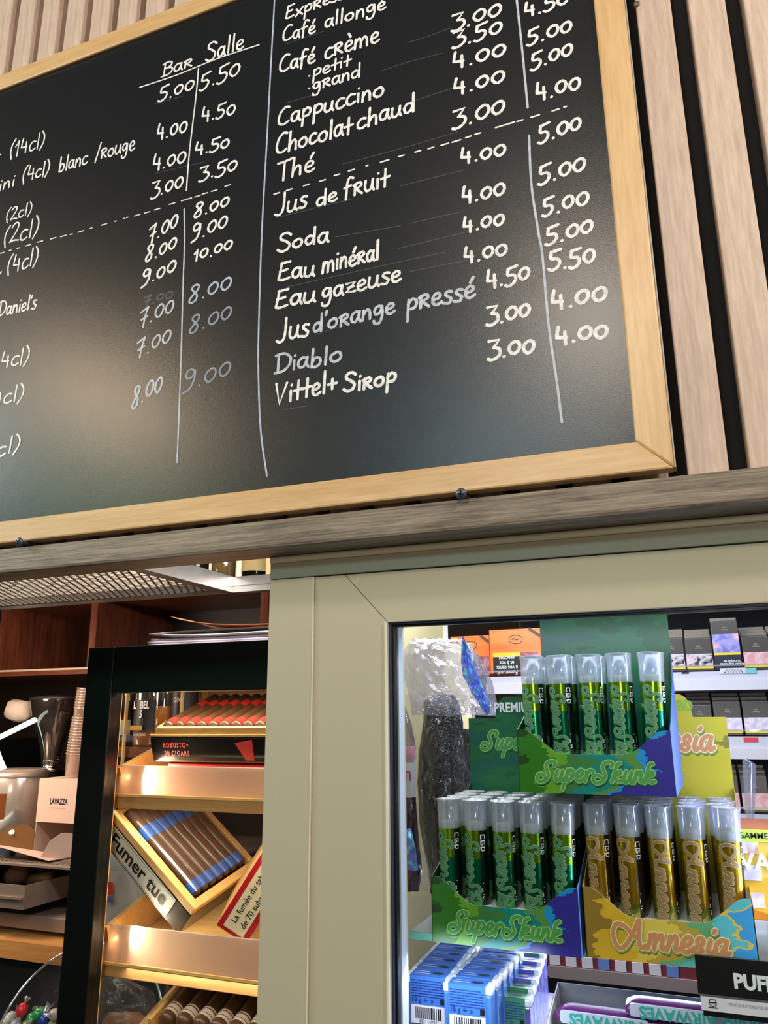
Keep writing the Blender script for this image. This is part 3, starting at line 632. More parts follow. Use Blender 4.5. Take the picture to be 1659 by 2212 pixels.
def fill(proto, origin, rz, rows, boxname, desc, grp, used):
    Mz = Matrix.Rotation(rz, 4, 'Z')
    for j in range(rows):
        for i in range(5):
            p = Vector(origin)+Mz @ Vector((.0125+i*.0228, .0140+j*.0232, .0277))
            lab = f'{desc} {("front", "second", "third", "back")[j]} row of the {boxname}, {WORDS5[i]}'
            tilt = (R(rnd.uniform(-1.5, 1.5)), R(rnd.uniform(-1.2, 1.2)), R(rnd.uniform(-12, 12)))
            if j == 0: tilt = (R(rnd.uniform(-1, 1.5)), R((-1, 0, 0, .4, 2.0)[i]), R((-16, -22, 4, -2, 0)[i] if desc[0] == 'g' else (-14, 0, 0, 0, 10)[i]))
            if not used: o = proto; o.location = p; o.rotation_euler = tilt; o['label'] = lab; used.append(1)
            else:
                o = copied(proto, p, lab, tilt)
                if j > 0:
                    for ch in list(o.children):
                        if ch.name.startswith(('lettering', 'filter')): bpy.data.objects.remove(ch)
            o['group'] = grp
us, ua = [], []
ps, pa = tube_proto('s'), tube_proto('a')
fill(ps, (-.1772, .080, 1.4135), R(-2), 4, 'lower green box', 'green foil tube', 'green tubes in the lower green box', us)
fill(ps, (-.1006, .075, 1.5275), R(-1.5), 2, 'top green box', 'green foil tube', 'green tubes in the top green box', us)
fill(pa, (-.0578, .080, 1.4135), 0, 4, 'yellow box', 'gold foil tube', 'gold tubes in the yellow box', ua)

# glass shelf
sh = thing('glass_shelf', 'green-edged glass shelf carrying the lower display boxes', 'shelf')
MB().box(-.2050, .105, 1.4075, .55, .33, 1.4130).m(clear('shelf_glass', (.86, .93, .90), .08, .45, (206, 210, 218))).build('shelf_plate', MATS.get('shelf_glass'), sh)
MB().box(-.2050, .1035, 1.4075, .55, .105, 1.4130).build('polished_edge', mat('glass_green_edge', (96, 170, 150), .15, spec=.8), sh)
MB().box(-.2050, .30, 1.398, .55, .33, 1.4074).build('rear_bracket', mat('shelf_grey', (176, 176, 186), .4), sh)

# ---- crumpled cellophane and foil bags
def pouch(name, rows, Y, bulge, material, parent=None, nx=14, crk=.004, seed=1, back=True, sub=3, smooth=True):
    rr = random.Random(seed); R2 = []
    for a, b in zip(rows[:-1], rows[1:]):
        for k in range(sub): t = k/sub; R2.append([a[i]+(b[i]-a[i])*t for i in range(3)])
    R2.append(list(rows[-1])); mb = MB(); n = len(R2)
    for sgn in ((-1, 1) if back else (-1,)):
        v = []
        for j, (py, xl, xr_) in enumerate(R2):
            for i in range(nx+1):
                t = i/nx; w = sin(pi*t)**.6*sin(pi*(j+.35)/(n-.3))**.5
                e = 1 if 0 < i < nx else .3
                v.append(at(xl+(xr_-xl)*t+rr.uniform(-2, 2)*e, py+rr.uniform(-2, 2)*e, Y+sgn*bulge*w+rr.uniform(-crk, crk)*w))
        mb.add(v, [(j*(nx+1)+i, j*(nx+1)+i+1, (j+1)*(nx+1)+i+1, (j+1)*(nx+1)+i) for j in range(n-1) for i in range(nx)], smooth)
    return mb.build(name, material, parent)
m_cello = clear('cellophane', (.92, .92, .98), .12, .30, (222, 220, 244), rough=.10, edge=.7, bump=.5, bscale=60)
m_cello2 = clear('cellophane_thin', (.92, .91, .94), .05, .05, (200, 196, 210), rough=.08, edge=.6, bump=.8, bscale=70)
def irid(name):
    m = bpy.data.materials.new(name); m.use_nodes = True; n = m.node_tree.nodes; l = m.node_tree.links; b = n['Principled BSDF']
    b.inputs['Metallic'].default_value = .25; b.inputs['Roughness'].default_value = .22
    tc = n.new('ShaderNodeTexCoord'); no = n.new('ShaderNodeTexNoise'); no.inputs['Scale'].default_value = 90; no.inputs['Detail'].default_value = 4; no.inputs['Distortion'].default_value = 1.5; l.new(tc.outputs['Object'], no.inputs['Vector'])
    cr = n.new('ShaderNodeValToRGB'); e = cr.color_ramp.elements; e[0].position = .38; e[0].color = (*lin((130, 140, 250)), 1); e[1].position = .62; e[1].color = (*lin((150, 230, 255)), 1)
    q = e.new(.5); q.color = (*lin((130, 150, 250)), 1); l.new(no.outputs['Fac'], cr.inputs[0]); l.new(cr.outputs[0], b.inputs['Base Color'])
    bp = n.new('ShaderNodeBump'); bp.inputs['Strength'].default_value = .5; bp.inputs['Distance'].default_value = .004; l.new(no.outputs['Fac'], bp.inputs['Height']); l.new(bp.outputs[0], b.inputs['Normal'])
    MATS[name] = m; return m
m_irid = irid('iridescent_foil')
bag = thing('cellophane_bag', 'crumpled clear cellophane bag around a dark pouch, left of the green boxes', 'bag')
pouch('bag_top', [(1380, 892, 1000), (1392, 880, 1012), (1410, 872, 1030), (1440, 868, 1048), (1475, 876, 1064), (1510, 885, 1072), (1545, 890, 1078)], .225, .030, m_cello, bag, nx=16, crk=.006, seed=4, sub=2, smooth=False)
pouch('bag_skirt', [(1500, 872, 1020), (1560, 870, 1024), (1620, 872, 1022), (1690, 876, 1020), (1760, 884, 1018), (1850, 900, 1010), (1925, 905, 1000)], .225, .028, m_cello2, bag, nx=14, crk=.006, seed=5, sub=2, back=False)
pouch('iridescent_gusset', [(1376, 998, 1001), (1395, 996, 1010), (1430, 996, 1022), (1460, 1000, 1034), (1490, 1016, 1046), (1520, 1034, 1058), (1545, 1050, 1060)], .188, .004, m_irid, bag, nx=10, crk=.004, seed=9, back=False, smooth=False)
m_pouch = mat('dark_foil', (11, 14, 14), .18, .0, bump=.6, bscale=60)
dp = tag(pouch('dark_pouch', [(1502, 935, 980), (1515, 915, 990), (1560, 915, 1000), (1620, 905, 1004), (1690, 902, 1010), (1780, 906, 1008), (1880, 925, 990), (1930, 930, 980)], .232, .013, m_pouch, None, nx=18, crk=.0065, seed=6, sub=4, smooth=False), 'dark green-black foil pouch inside the clear cellophane bag', 'pouch')
tp = thing('foil_bag', 'brown-violet foil bag with a white label and red letter n, beside the window frame', 'bag')
pouch('neck', [(1520, 868, 872), (1560, 868, 888), (1600, 868, 896), (1620, 868, 898)], .165, .008, clear('smoky_plastic', (.75, .68, .72), .2, .25, (190, 170, 190), bump=.6), tp, nx=6, crk=.002, seed=11)
pouch('label', [(1612, 866, 897), (1660, 866, 897), (1722, 866, 896)], .155, .004, mat('white_label', (226, 222, 232), .4), tp, nx=6, crk=.0005, seed=12)
pouch('pink_band', [(1612, 866, 897), (1640, 866, 897)], .1505, .004, mat('pink_label', (226, 160, 178), .4), tp, nx=6, crk=.0003, seed=12, back=False)
print_text('n', .020, mat('red_ink', (190, 30, 44), .5), tp, at(881, 1672, .1480), wscale=.75)
pouch('foil_body', [(1722, 867, 898), (1760, 866, 900), (1820, 866, 905), (1880, 867, 912), (1925, 868, 905)], .17, .012, mat('violet_foil', (112, 86, 96), .22, .8, bump=.8, bscale=70), tp, nx=8, crk=.003, seed=13)
pouch('iridescent_patch', [(1790, 872, 888), (1830, 872, 898), (1880, 878, 904)], .152, .004, m_irid, tp, nx=5, crk=.002, seed=14, back=False)

# cream panels seen behind the bag
def pxbox(mb, x0, y0, x1, y1, Y, d):
    a, b = at(x0, y1, Y), at(x1, y0, Y); return mb.box(a.x, Y, a.z, b.x, Y+d, b.z)
struct(pxbox(MB(), 800, 1300, 957, 1388, .50, .02), 'wall_panel', mat('pale_grey_panel', (216, 220, 214), .6))
struct(pxbox(MB(), 800, 1389, 1013, 1575, .50, .02), 'wall_panel_lower', mat('cream_panel', (226, 216, 168), .6))
struct(pxbox(MB(), 800, 1576, 925, 2300, .50, .02), 'wall_panel_base', mat('beige_panel', (140, 132, 120), .6))
# ---- tobacco shelving
m_rail = mat('shelf_white', (205, 203, 216), .35)
m_price = mat('price_strip', (192, 192, 208), .35)
ts = thing('tobacco_shelving', 'white metal shelving with price rails behind the display boxes', 'shelving')
SX0, SX1 = -.33, .55
MB().box(SX0, 1.22, .9, SX1, 1.24, 2.0).build('back_panel', mat('dark_navy', (20, 22, 34), .6), ts)
for (za, zb, zt_) in ((1.6245, 1.6405, 1.6560), (1.5135, 1.5290, 1.5490), (1.395, 1.411, 1.428), (1.28, 1.296, 1.313)):
    MB().box(SX0, .905, za+.004, SX1, 1.22, za+.008).build('shelf_board', m_rail, ts)
    MB().rbox(0, .893, 0, SX1-SX0, .905, zb-za+.001, .003, Matrix.Translation((SX0, 0, za))).build('shelf_lip', m_rail, ts)
    MB().box(SX0, .899, zb+.001, SX1, .902, zt_).build('price_rail', m_price, ts)
    MB().box(SX0, .896, zt_+.008, SX1, .8965, zt_+.011).build('clear_fence', clear('fence_plastic', (.95, .95, 1), .2, .25), ts)
MB().box(SX0, 1.0, 1.80, SX1, 1.22, 1.805).build('shelf_board', m_rail, ts)
for px, py, w, h, c in ((1583, 1449, .040, .009, 'k'), (1620, 1449, .020, .009, 't'), (1480, 1453, .012, .003, 'k'), (1622, 1598, .022, .007, 'r')):
    p = at(px, py, .8985)
    o = MB().box(-w/2, -.0006, -h/2, w/2, 0, h/2).build('price_tag', {'k': mat('clear_tag', (210, 210, 224), .4), 't': mat('teal_tag', (110, 186, 196), .4), 'r': mat('red_tag', (206, 58, 66), .4)}[c], ts, loc=p)
    if c == 'k' and w > .02:
        mb = MB(); q = [(-.014, -.002)]+[(-.012+i*.0022, (.003 if i % 2 else -.003)) for i in range(13)]
        ribbon(mb, q, .0014, lambda u, v, lf: (u, -.0006-lf, v), .0003); mb.build('scribble', m_ink_k, o)
    elif c == 'k': o.data.materials[0] = m_ink_k
# packs
m_pk = mat('pack_charcoal', (70, 66, 64), .35); m_pk2 = mat('pack_top_print', (116, 108, 96), .35, var=.5, vscale=400)
m_yel = mat('yellow_strip', (222, 196, 40), .4); m_navy = mat('warning_navy', (30, 34, 54), .4)
def photo(name, a, b, c, sc=60):
    if name in MATS: return MATS[name]
    m = bpy.data.materials.new(name); m.use_nodes = True; n = m.node_tree.nodes; l = m.node_tree.links; bb = n['Principled BSDF']; bb.inputs['Roughness'].default_value = .35
    tc = n.new('ShaderNodeTexCoord'); no = n.new('ShaderNodeTexNoise'); no.inputs['Scale'].default_value = sc; no.inputs['Detail'].default_value = 2; no.inputs['Distortion'].default_value = 1; l.new(tc.outputs['Object'], no.inputs['Vector'])
    cr = n.new('ShaderNodeValToRGB'); e = cr.color_ramp.elements; e[0].position = .36; e[0].color = (*lin(a), 1); e[1].position = .68; e[1].color = (*lin(c), 1); q = e.new(.52); q.color = (*lin(b), 1)
    l.new(no.outputs['Fac'], cr.inputs[0]); l.new(cr.outputs[0], bb.inputs['Base Color']); MATS[name] = m; return m
PH = [photo('photo_figures', (40, 34, 40), (206, 196, 206), (214, 150, 170), 75), photo('photo_hands', (106, 108, 190), (150, 146, 206), (226, 176, 166), 45), photo('photo_wound', (210, 150, 150), (222, 190, 200), (200, 70, 60), 45), photo('photo_pale', (190, 180, 214), (222, 216, 232), (190, 130, 110), 60)]
def pack(label, loc, w, h, d, ph, grp, tall=False, words=('Fumer augmente', 'le risque')):
    t = thing('cigarette_pack', label, 'cigarette pack', loc, (R(-3), 0, 0), grp)
    MB().box(-w/2, 0, 0, w/2, d, h).build('carton', m_pk, t, bevel=.001)
    MB().box(-w/2+.001, .002, h, w/2-.001, d-.002, h+.0003).build('end_print', m_pk2, t)
    z1 = .026 if tall else .004; z2 = z1+.004; z3 = z2+h*.38
    MB().box(-w/2+.0003, -.0004, z1, w/2-.0003, 0, z2).build('yellow_strip', m_yel, t)
    MB().box(-w/2+.0003, -.0005, z2, w/2-.0003, 0, z3).build('warning_photo', PH[ph], t)
    if tall:
        MB().box(-w/2+.0003, -.0004, .001, w/2-.0003, 0, z1).build('warning_panel', m_navy, t)
        print_text('Fumer augmente\nle risque de', .0055, m_ink_w, t, (.006, -.0008, .013), (0, pi, 0), bold=.01)
    print_text(words[0]+'\n'+words[1], .0042, mat('grey_ink', (170, 166, 160), .5), t, (0, -.0008, (z3+h)/2-.002), (0, pi, 0))
    return t
def pxx(px, py, Y): return at(px, py, Y).x
def column(x0, x1, py, zb, h, ph, desc, grp, tall=False, nback=4, words=('Fumer', 'tue')):
    a, b = pxx(x0, py, .905), pxx(x1, py, .905); w = min(.056, b-a)
    pk = pack(f'upside-down dark pack {desc}', ((a+b)/2, .907, zb), w, h, .022, ph, grp, tall, words)
    for k in range(1, nback):
        o = MB().box(-w/2, 0, 0, w/2, .021, h).m(m_pk2)
        o = MB(); o.m(m_pk).box(-w/2, 0, 0, w/2, .0215, h-.0055); o.m(m_pk2).box(-w/2, -.0002, h-.0055, w/2, .0215, h)
        o = o.build('cigarette_pack', None, None, loc=((a+b)/2, .907+.0235*k, zb+.0072*k+.001), bevel=.0006); o.rotation_euler = (R(-3), 0, 0)
        tag(o, f'{ORD[k]} pack behind the one {desc}', 'cigarette pack', grp)
ZB = 1.6575; G1 = 'cigarette packs on the upper shelf'; G2 = 'cigarette packs on the second shelf'
column(1425, 1481, 1440, ZB, .058, 0, 'beside the top display box on the upper shelf', G1)
column(1484, 1542, 1440, ZB, .056, 0, 'second from the top display box, upper shelf', G1)
column(1545, 1604, 1440, ZB, .084, 1, 'with the violet photo of hands on the upper shelf', G1, True, 2)
column(1609, 1668, 1440, ZB, .056, 2, 'with the pink wound photo on the upper shelf', G1, words=('Fumer', 'tue'))
column(1672, 1730, 1440, ZB, .056, 0, 'past the wound photo, upper shelf', G1)
ZB2 = 1.5505
column(1488, 1543, 1590, ZB2, .050, 3, 'half hidden by the yellow card, second shelf', G2)
column(1547, 1607, 1590, ZB2, .055, 3, 'with the lilac photo, second from the yellow card', G2)
column(1611, 1670, 1590, ZB2, .055, 3, 'third from the yellow card on the second shelf', G2)
column(1420, 1478, 1590, ZB2, .050, 3, 'hidden most by the yellow card on the second shelf', G2)
ZB3 = 1.4300
for i, (a, b) in enumerate(((1560, 1600), (1605, 1664))):
    column(a, b, 1740, ZB3, .056, 2, ('behind the grey plastic flap', 'on the third shelf at the picture edge')[i], 'cigarette packs on the third shelf', nback=3)
# orange boxes
m_or = wood('orange_carton', (238, 132, 52), (214, 96, 34), 'X', 14, 10, .35, .02)
def orange(label, x0, x1, y0, y1, Y, rz=0, text=True):
    a, b = at(x0, y1, Y), at(x1, y0, Y); w, h = b.x-a.x, b.z-a.z
    t = thing('tobacco_carton', label, 'tobacco box', a, (0, 0, rz), 'orange tobacco boxes on the upper shelf')
    MB().box(0, 0, 0, w, .09, h).build('carton', m_or, t, bevel=.001)
    z0 = h*.47
    MB().box(w*.06, -.0004, 0, w*.60, 0, z0*.80).build('warning_panel', m_ink_k, t)
    MB().box(w*.06, -.0004, z0*.80, w*.60, 0, z0).build('yellow_strip', m_yel, t)
    MB().box(w*.60, -.0004, 0, w*.98, 0, z0).build('warning_photo', photo('photo_gums', (90, 50, 60), (170, 96, 110), (206, 150, 160), 50), t)
    mb = MB().m(mat('brown_ink', (84, 50, 34), .5)); ring = [(w*.52+.013*cos(k*pi/12), h*.76+.008*sin(k*pi/12)) for k in range(25)]
    ribbon(mb, ring, .0016, lambda u, v, lf: (u, -lf, v), .0003); ribbon(mb, [(w*.45, h*.76), (w*.49, h*.78), (w*.53, h*.75), (w*.58, h*.77)], .0022, lambda u, v, lf: (u, -lf, v), .0003)
    ribbon(mb, [(w*.80, h*.98), (w*.98, h*.83)], .006, lambda u, v, lf: (u, -lf, v), .0002); mb.build('emblem', None, t)
    if text: print_text('Fumer nuit\nà vos dents\net à vos\ngencives', .0105, m_ink_w, t, (w*.33, -.0008, z0*.40), (0, pi, 0), bold=.012, wscale=.85)
orange('orange tobacco box with round emblem and upside-down warning, beside the green card', 1060, 1166, 1356, 1456, .91)
orange('orange tobacco box further back, behind the cellophane bag', 975, 1056, 1372, 1460, .95)

# ---- mint boxes below the glass shelf
m_mint = clear('blue_plastic', (.45, .65, .98), .14, .62, (90, 150, 240), rough=.08, edge=.6)
m_mlab = mat('blue_label', (60, 112, 200), .4); m_mlid = mat('frosted_lid', (222, 226, 232), .4, spec=.6)
m_mgl = mat('green_label', (60, 130, 90), .4); m_mpl = mat('purple_label', (100, 96, 190), .4)
def beads(mb, w, d, h, rr):
    for k in range(46):
        x, y, z = rr.choice((.0025, w-.0025)) if k % 3 == 0 else rr.uniform(.002, w-.002), rr.uniform(.0018, d-.002), rr.uniform(.002, h*.9)
        mb.lathe([(.0001, -.0035), (.0017, -.0022), (.0017, .0022), (.0001, .0035)], (x, y, z), 6, None)
def mint(lab, kind):
    w, d, h = .0385, .0150, .062
    t = thing('mint_box', lab, 'mint box')
    MB().box(.0006, .0006, 0, w-.0006, d-.0006, h-.006).build('box_shell', m_mint if kind == 'b' else clear('violet_plastic', (.6, .55, .95), .14, .4, (140, 130, 220)), t, bevel=.001)
    mb = MB(); beads(mb, w, d, h-.008, random.Random(2)); mb.build('mints', mat('pale_mint', (190, 214, 238), .4), t, kind='stuff')
    MB().box(0, 0, h-.006, w, d, h).build('lid', m_mlid, t, bevel=.0015)
    lm = {'b': m_mlab, 'g': m_mgl, 'p': m_mpl}[kind]
    lb = MB().box(.0045, -.0003, .029, w-.0045, .0003, h+.0002).box(.0045, -.0003, h, w-.0045, d*.98, h+.0004).build('paper_label', lm, t)
    mb = MB().m(mat('navy_ink', (28, 54, 130), .5))
    rr = random.Random(8)
    for i in range(7):
        z = h-.0035-i*.00185; x = .006
        while x < w-.008:
            L = rr.uniform(.002, .005); ribbon(mb, [(x, z), (min(x+L, w-.006), z)], .0008, lambda u, v, lf: (u, -.0003-lf, v), .0002); x += L+.001
    mb.build('small_print', None, t)
    print_text('18 g \u2190 \u00bb', .0050, MATS['navy_ink'], t, (w*.38, -.0008, .0450), bold=.01)
    MB().box(w*.76, -.0006, .0428, w*.86, -.0002, .0468).build('black_mark', m_ink_k, t)
    MB().box(.0052, -.0008, .0285, w-.0052, -.0002, .0412).build('barcode_label', mat('white_label', (226, 222, 232), .4), t)
    mb = MB().m(m_ink_k); x = .009
    while x < w-.0085:
        L = rr.choice((.0004, .0006, .0011)); mb.box(x, -.0011, .0320, x+L, -.0009, .0400); x += L+rr.choice((.0005, .0008, .0010))
    mb.build('barcode', None, t)
    print_text('8051 10707', .0030, m_ink_k, t, (w/2, -.0011, .0302))
    mb = MB().m(mat('dark_green_seal', (16, 44, 50), .4)); mb.add([(w*.68+.005*cos(2*pi*k/16), d*.45+.0025*sin(2*pi*k/16), h+.0007) for k in range(16)], [tuple(range(16))])
    mb.build('seal', None, t)
    mb = MB().m(m_ink_w)
    for k, (a, b) in enumerate(((.2, .52), (.25, .48))): ribbon(mb, [(w*a, d*(.3+.3*k)), (w*b, d*(.3+.3*k))], .0008, lambda u, v, lf: (u, v, h+.0007), .0)
    mb.build('top_print', None, t)
    return t
mb0 = mint('', 'b'); mg0 = mint('', 'g'); mp0 = mint('', 'p'); m1 = [True, True, True]
def put(proto, k, loc, lab, grp, rz=0):
    if m1[k]: o = proto; m1[k] = False; o.location = loc; o['label'] = lab; o.rotation_euler = (0, 0, rz)
    else: o = copied(proto, loc, lab, (0, 0, rz))
    o['group'] = grp
z0m = 1.3235
for c, (x, y) in enumerate(((-.2045+.0008, .088), (-.1705+.0015, .078))):
    for r in range(6):
        put(mb0, 0, (x+(.0015*c-.0008)*r, y+r*.0185, z0m+.0005), f'clear blue mint box, {ORD[r]} from the front in the {("left", "right")[c]} blue row', 'blue mint boxes under the glass shelf', R(1.0))
for r in range(6):
    put((mg0, mp0)[0 if r in (0, 1, 5) else 1], 1 if r in (0, 1, 5) else 2, (-.1480-.0006*r, .118+r*.0165, z0m-.0170+.0022*r), (f'green-labelled mint box, {ORD[r]} of the row right of the blue ones' if r in (0, 1, 5) else f'violet-labelled mint box, {ORD[r]} of the row right of the blue ones'), 'green and violet mint boxes', R(1))
ms = thing('lower_shelf', 'white lower shelf under the mint and gum boxes', 'shelf')
MB().box(-.2300, .060, 1.300, .55, .33, 1.3100).build('shelf_plate', mat('shelf_grey', (176, 176, 186), .4), ms)
MB().box(-.2255, .062, 1.3100, -.136, .25, 1.3233).build('riser', mat('shelf_grey', (176, 176, 186), .4), ms)

# ---- carton of wrapped chewing gum
gb = thing('gum_carton', 'grey-lined violet carton holding wrapped chewing gum packs', 'carton')
a = at(1205, 2121, .125); T = .0008
gx0, gx1, gy0, gy1, gz0, gz1 = a.x, .20, .050, .125, 1.3105, a.z
MB().m(mat('grey_card', (120, 122, 134), .6)).box(gx0, gy1-T, gz0, gx1, gy1, gz1).build('back_wall', None, gb)
Mx = Matrix(((0, 1, 0, gx0), (1, 0, 0, 0), (0, 0, 1, 0), (0, 0, 0, 1)))
MB().m(mat('white_card', (226, 226, 222), .6)).prism([(gy0, gz0), (gy1, gz0), (gy1, gz1), (gy0+.02, gz1-.012), (gy0, gz0+.030)], 0, T, Mx).m(mat('violet_card', (120, 60, 170), .5)).prism([(gy0, gz0), (gy1, gz0), (gy1, gz1), (gy0+.02, gz1-.012), (gy0, gz0+.030)], -T*.6, 0, Mx).build('side_wall', None, gb)
MB().m(mat('grey_card', (120, 122, 134), .6)).box(gx0, gy0, gz0, gx1, gy1, gz0+T).build('base', None, gb)
MB().m(mat('violet_card', (120, 60, 170), .5)).box(gx0, gy0, gz0, gx1, gy0+T, gz0+.022).build('front_wall', None, gb)
def gum(kind):
    L, d, h = .068, .022, .0115
    t = thing('gum_pack', 'x', 'chewing gum')
    body = {'p': mat('purple_wrapper', (120, 34, 130), .3, .2), 'b': mat('blue_wrapper', (60, 70, 200), .3, .2)}[kind]
    mb = MB().m(body); NX, NA = 14, 14; v = []
    for i in range(NX+1):
        u = i/NX; s = min(1, min(u, 1-u)*9)**.5*.55+.45
        for k in range(NA):
            an = 2*pi*k/NA; ca, sa = cos(an), sin(an)
            v.append((u*L, d/2+d/2*math.copysign(abs(ca)**.6, ca)*(.85+.15*s), h/2+h/2*math.copysign(abs(sa)**.8, sa)*s*(1+.03*sin(u*23+k))))
    mb.add(v, [(i*NA+k, i*NA+(k+1) % NA, (i+1)*NA+(k+1) % NA, (i+1)*NA+k) for i in range(NX) for k in range(NA)]+[tuple(range(NA))[::-1], tuple(NX*NA+k for k in range(NA))], True)
    mb.build('wrapper', None, t)
    MB().m(mat('silver_blue_print', (206, 220, 240), .35, .1)).rbox(.003, -.0004, h*.20, L-.003, .0015, h*.92, .002).build('silver_panel', None, t)
    print_text('AIRWAVES', .0105, mat('teal_print', (60, 176, 170), .35), t, (L*.52, -.0007, h*.53), (0, pi if kind == 'p' else 0, 0), bold=.035, wscale=1.02)
    return t
gp, gbl = gum('p'), gum('b'); f1 = [True, True]
def gput(k, loc, lab, rz):
    pr_ = (gp, gbl)[k]
    if f1[k]: o = pr_; f1[k] = False; o.location = loc; o['label'] = lab; o.rotation_euler = (0, 0, rz)
    else: o = copied(pr_, loc, lab, (0, 0, rz))
    o['group'] = 'wrapped gum packs in the grey carton'
def top_at(px, py, Y): return at(px, py, Y)
for (px, py, Y, n_, k, nm, rz) in ((1200, 2176, .082, 5, 0, 'left purple stack', R(-1)), (1349, 2161, .082, 6, 0, 'second purple stack', 0), (1525, 2177, .082, 5, 1, 'blue stack', 0)):
    p = at(px, py, Y); zt_ = p.z
    for i in range(n_):
        z = zt_-.0118*(i+1)
        if z < gz0+T: break
        gput(k, (p.x+(.001*(i % 2)), Y-.001*i*0, z), f'{("purple", "blue")[k]} wrapped chewing gum pack, {["topmost", "second from top", "third from top", "fourth from top", "fifth from top", "lowest"][i]} of the {nm}', rz)

# black sign
a, b = at(1500, 2063, .047), at(1508, 2181, .047)
pz = thing('sign_box', 'black and white warning sign for disposable vapes over the gum carton', 'sign', (a.x, .047, b.z))
hh = a.z-b.z
MB().box(0, 0, hh*.30, .085, .003, hh).build('black_panel', m_black, pz)
MB().box(.0006, 0, hh*.26, .085, .0012, hh*.30).build('silver_line', mat('silver_line', (120, 130, 140), .3, .6), pz)
MB().box(.0012, .0002, 0, .085, .003, hh*.26).build('white_panel', mat('white_label', (226, 222, 232), .4), pz)
print_text('PUFF', .0120, m_ink_w, pz, (at(1583, 2116, .047).x-pz.location.x+.0125, -.0003, hh*.585), bold=.045, wscale=.95)
print_text('VENTE INTERDITE AUX MINEURS', .0026, mat('grey_ink', (130, 128, 126), .5), pz, (at(1574, 2160, .047).x-pz.location.x+.0185, -.0001, hh*.16), bold=.02)
mb = MB().m(m_ink_k); ribbon(mb, [(.0085+.0022*cos(k*pi/8), hh*.16+.0022*sin(k*pi/8)) for k in range(17)], .0005, lambda u, v, lf: (u, -lf, v), .0002)
ribbon(mb, [(.0068, hh*.16), (.0102, hh*.16)], .0007, lambda u, v, lf: (u, -lf, v), .0002); ribbon(mb, [(.006, hh*.07), (.011, hh*.07)], .0006, lambda u, v, lf: (u, -lf, v), .0002); mb.build('age_symbol', None, pz)
MB().box(.002, .003, -.004, .083, .045, hh*.25).build('support_box', m_black, pz)

# orange vape carton cut by the edge
a = at(1603, 1985, .095); w_ = .06
vb = thing('vape_carton', 'orange and yellow carton with a lime header at the picture edge', 'carton', a)
hb = at(1605, 1792, .095).z-a.z
m_vb = art('vape_artwork', [(0, (190, 120, 40)), (.2, (214, 170, 60)), (.45, (226, 190, 90)), (.75, (206, 110, 50)), (1.0, (150, 62, 44))], .2, .8, w=.06, h=.075, noise=.2)
MB().box(0, 0, 0, w_, .07, hb).build('carton', m_vb, vb, bevel=.0008)
MB().box(-.0002, -.0006, hb-.008, w_, 0, hb+.0004).build('lime_header', mat('lime_card', (196, 220, 90), .4), vb)
print_text('GAMME', .0058, m_ink_k, vb, (.0135, -.0009, hb-.004), bold=.01)
print_text('VAPE', .016, m_ink_w, vb, (.021, -.0009, hb-.022), bold=.02)
for i in range(3): MB().box(.004, -.0005, .008+i*.018, .016, 0, .018+i*.018).build('flavour_panel', photo('photo_pale', (0, 0, 0), (0, 0, 0), (0, 0, 0)), vb)
# lower price rail, further back
lr = thing('price_shelf', 'tan metal shelf front with red and white price tags under the yellow box', 'shelf', (0, .55, 0))
a, b = at(1180, 2080, .55), at(1462, 2145, .55); zt1 = at(1190, 2062, .55).z; zm = at(1190, 2086, .55).z; zb1 = at(1190, 2112, .55).z
MB().rbox(a.x, 0, zb1, b.x+.05, .02, zm, .005).build('shelf_front', mat('tan_metal', (176, 158, 158), .35, .3), lr)
MB().box(a.x, .004, zm, b.x+.05, .007, zt1+.004).build('tag_rail', mat('dark_red', (120, 44, 52), .5), lr)
for i in range(8):
    x = a.x+.004+i*.0205; MB().box(x, .002, zm+.001, x+.0135, .004, zt1).build('price_tag', mat('white_label', (226, 222, 232), .4) if i % 4 != 3 else mat('blue_tag', (110, 140, 210), .4), lr)
MB().box(a.x, .02, zb1-.001, b.x+.05, .3440, zb1+.004).build('shelf_plate', m_dark, lr)
# grey plastic flap by the yellow card
fl = tag(pouch('plastic_flap', [(1640, 1604, 1616), (1652, 1604, 1634), (1700, 1606, 1632), (1760, 1610, 1630), (1800, 1614, 1628)], .23, .002, clear('grey_plastic', (.7, .7, .76), .12, .45, (150, 150, 168)), None, nx=4, crk=.0006, seed=21, back=False), 'grey translucent plastic flap right of the yellow card', 'plastic flap')
# ================================================================ BACK BAR (left of the window)
m_galv = mat('galvanised_steel', (186, 186, 184), .32, .75, var=.25, vscale=45)
m_galv_d = mat('expanded_metal', (150, 142, 134), .35, .8)
m_mahog = wood('mahogany', (112, 58, 38), (68, 32, 22), 'Z', 9, 12, .35, .05)
m_mahog_h = wood('mahogany_h', (108, 56, 36), (66, 32, 20), 'X', 9, 12, .35, .05)
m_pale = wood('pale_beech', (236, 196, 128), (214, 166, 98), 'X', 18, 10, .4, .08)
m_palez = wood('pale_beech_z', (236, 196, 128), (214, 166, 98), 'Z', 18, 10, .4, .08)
m_brownw = wood('brown_oak', (190, 150, 96), (160, 120, 74), 'X', 18, 14, .5, .10)  # brown wood of the tray fronts and the leaning cigar box
m_blackp = mat('black_lacquer', (10, 13, 13), .30)
m_steel = mat('brushed_steel', (158, 140, 128), .32, .45)
m_chrome = mat('chrome', (225, 225, 225), .12, 1)

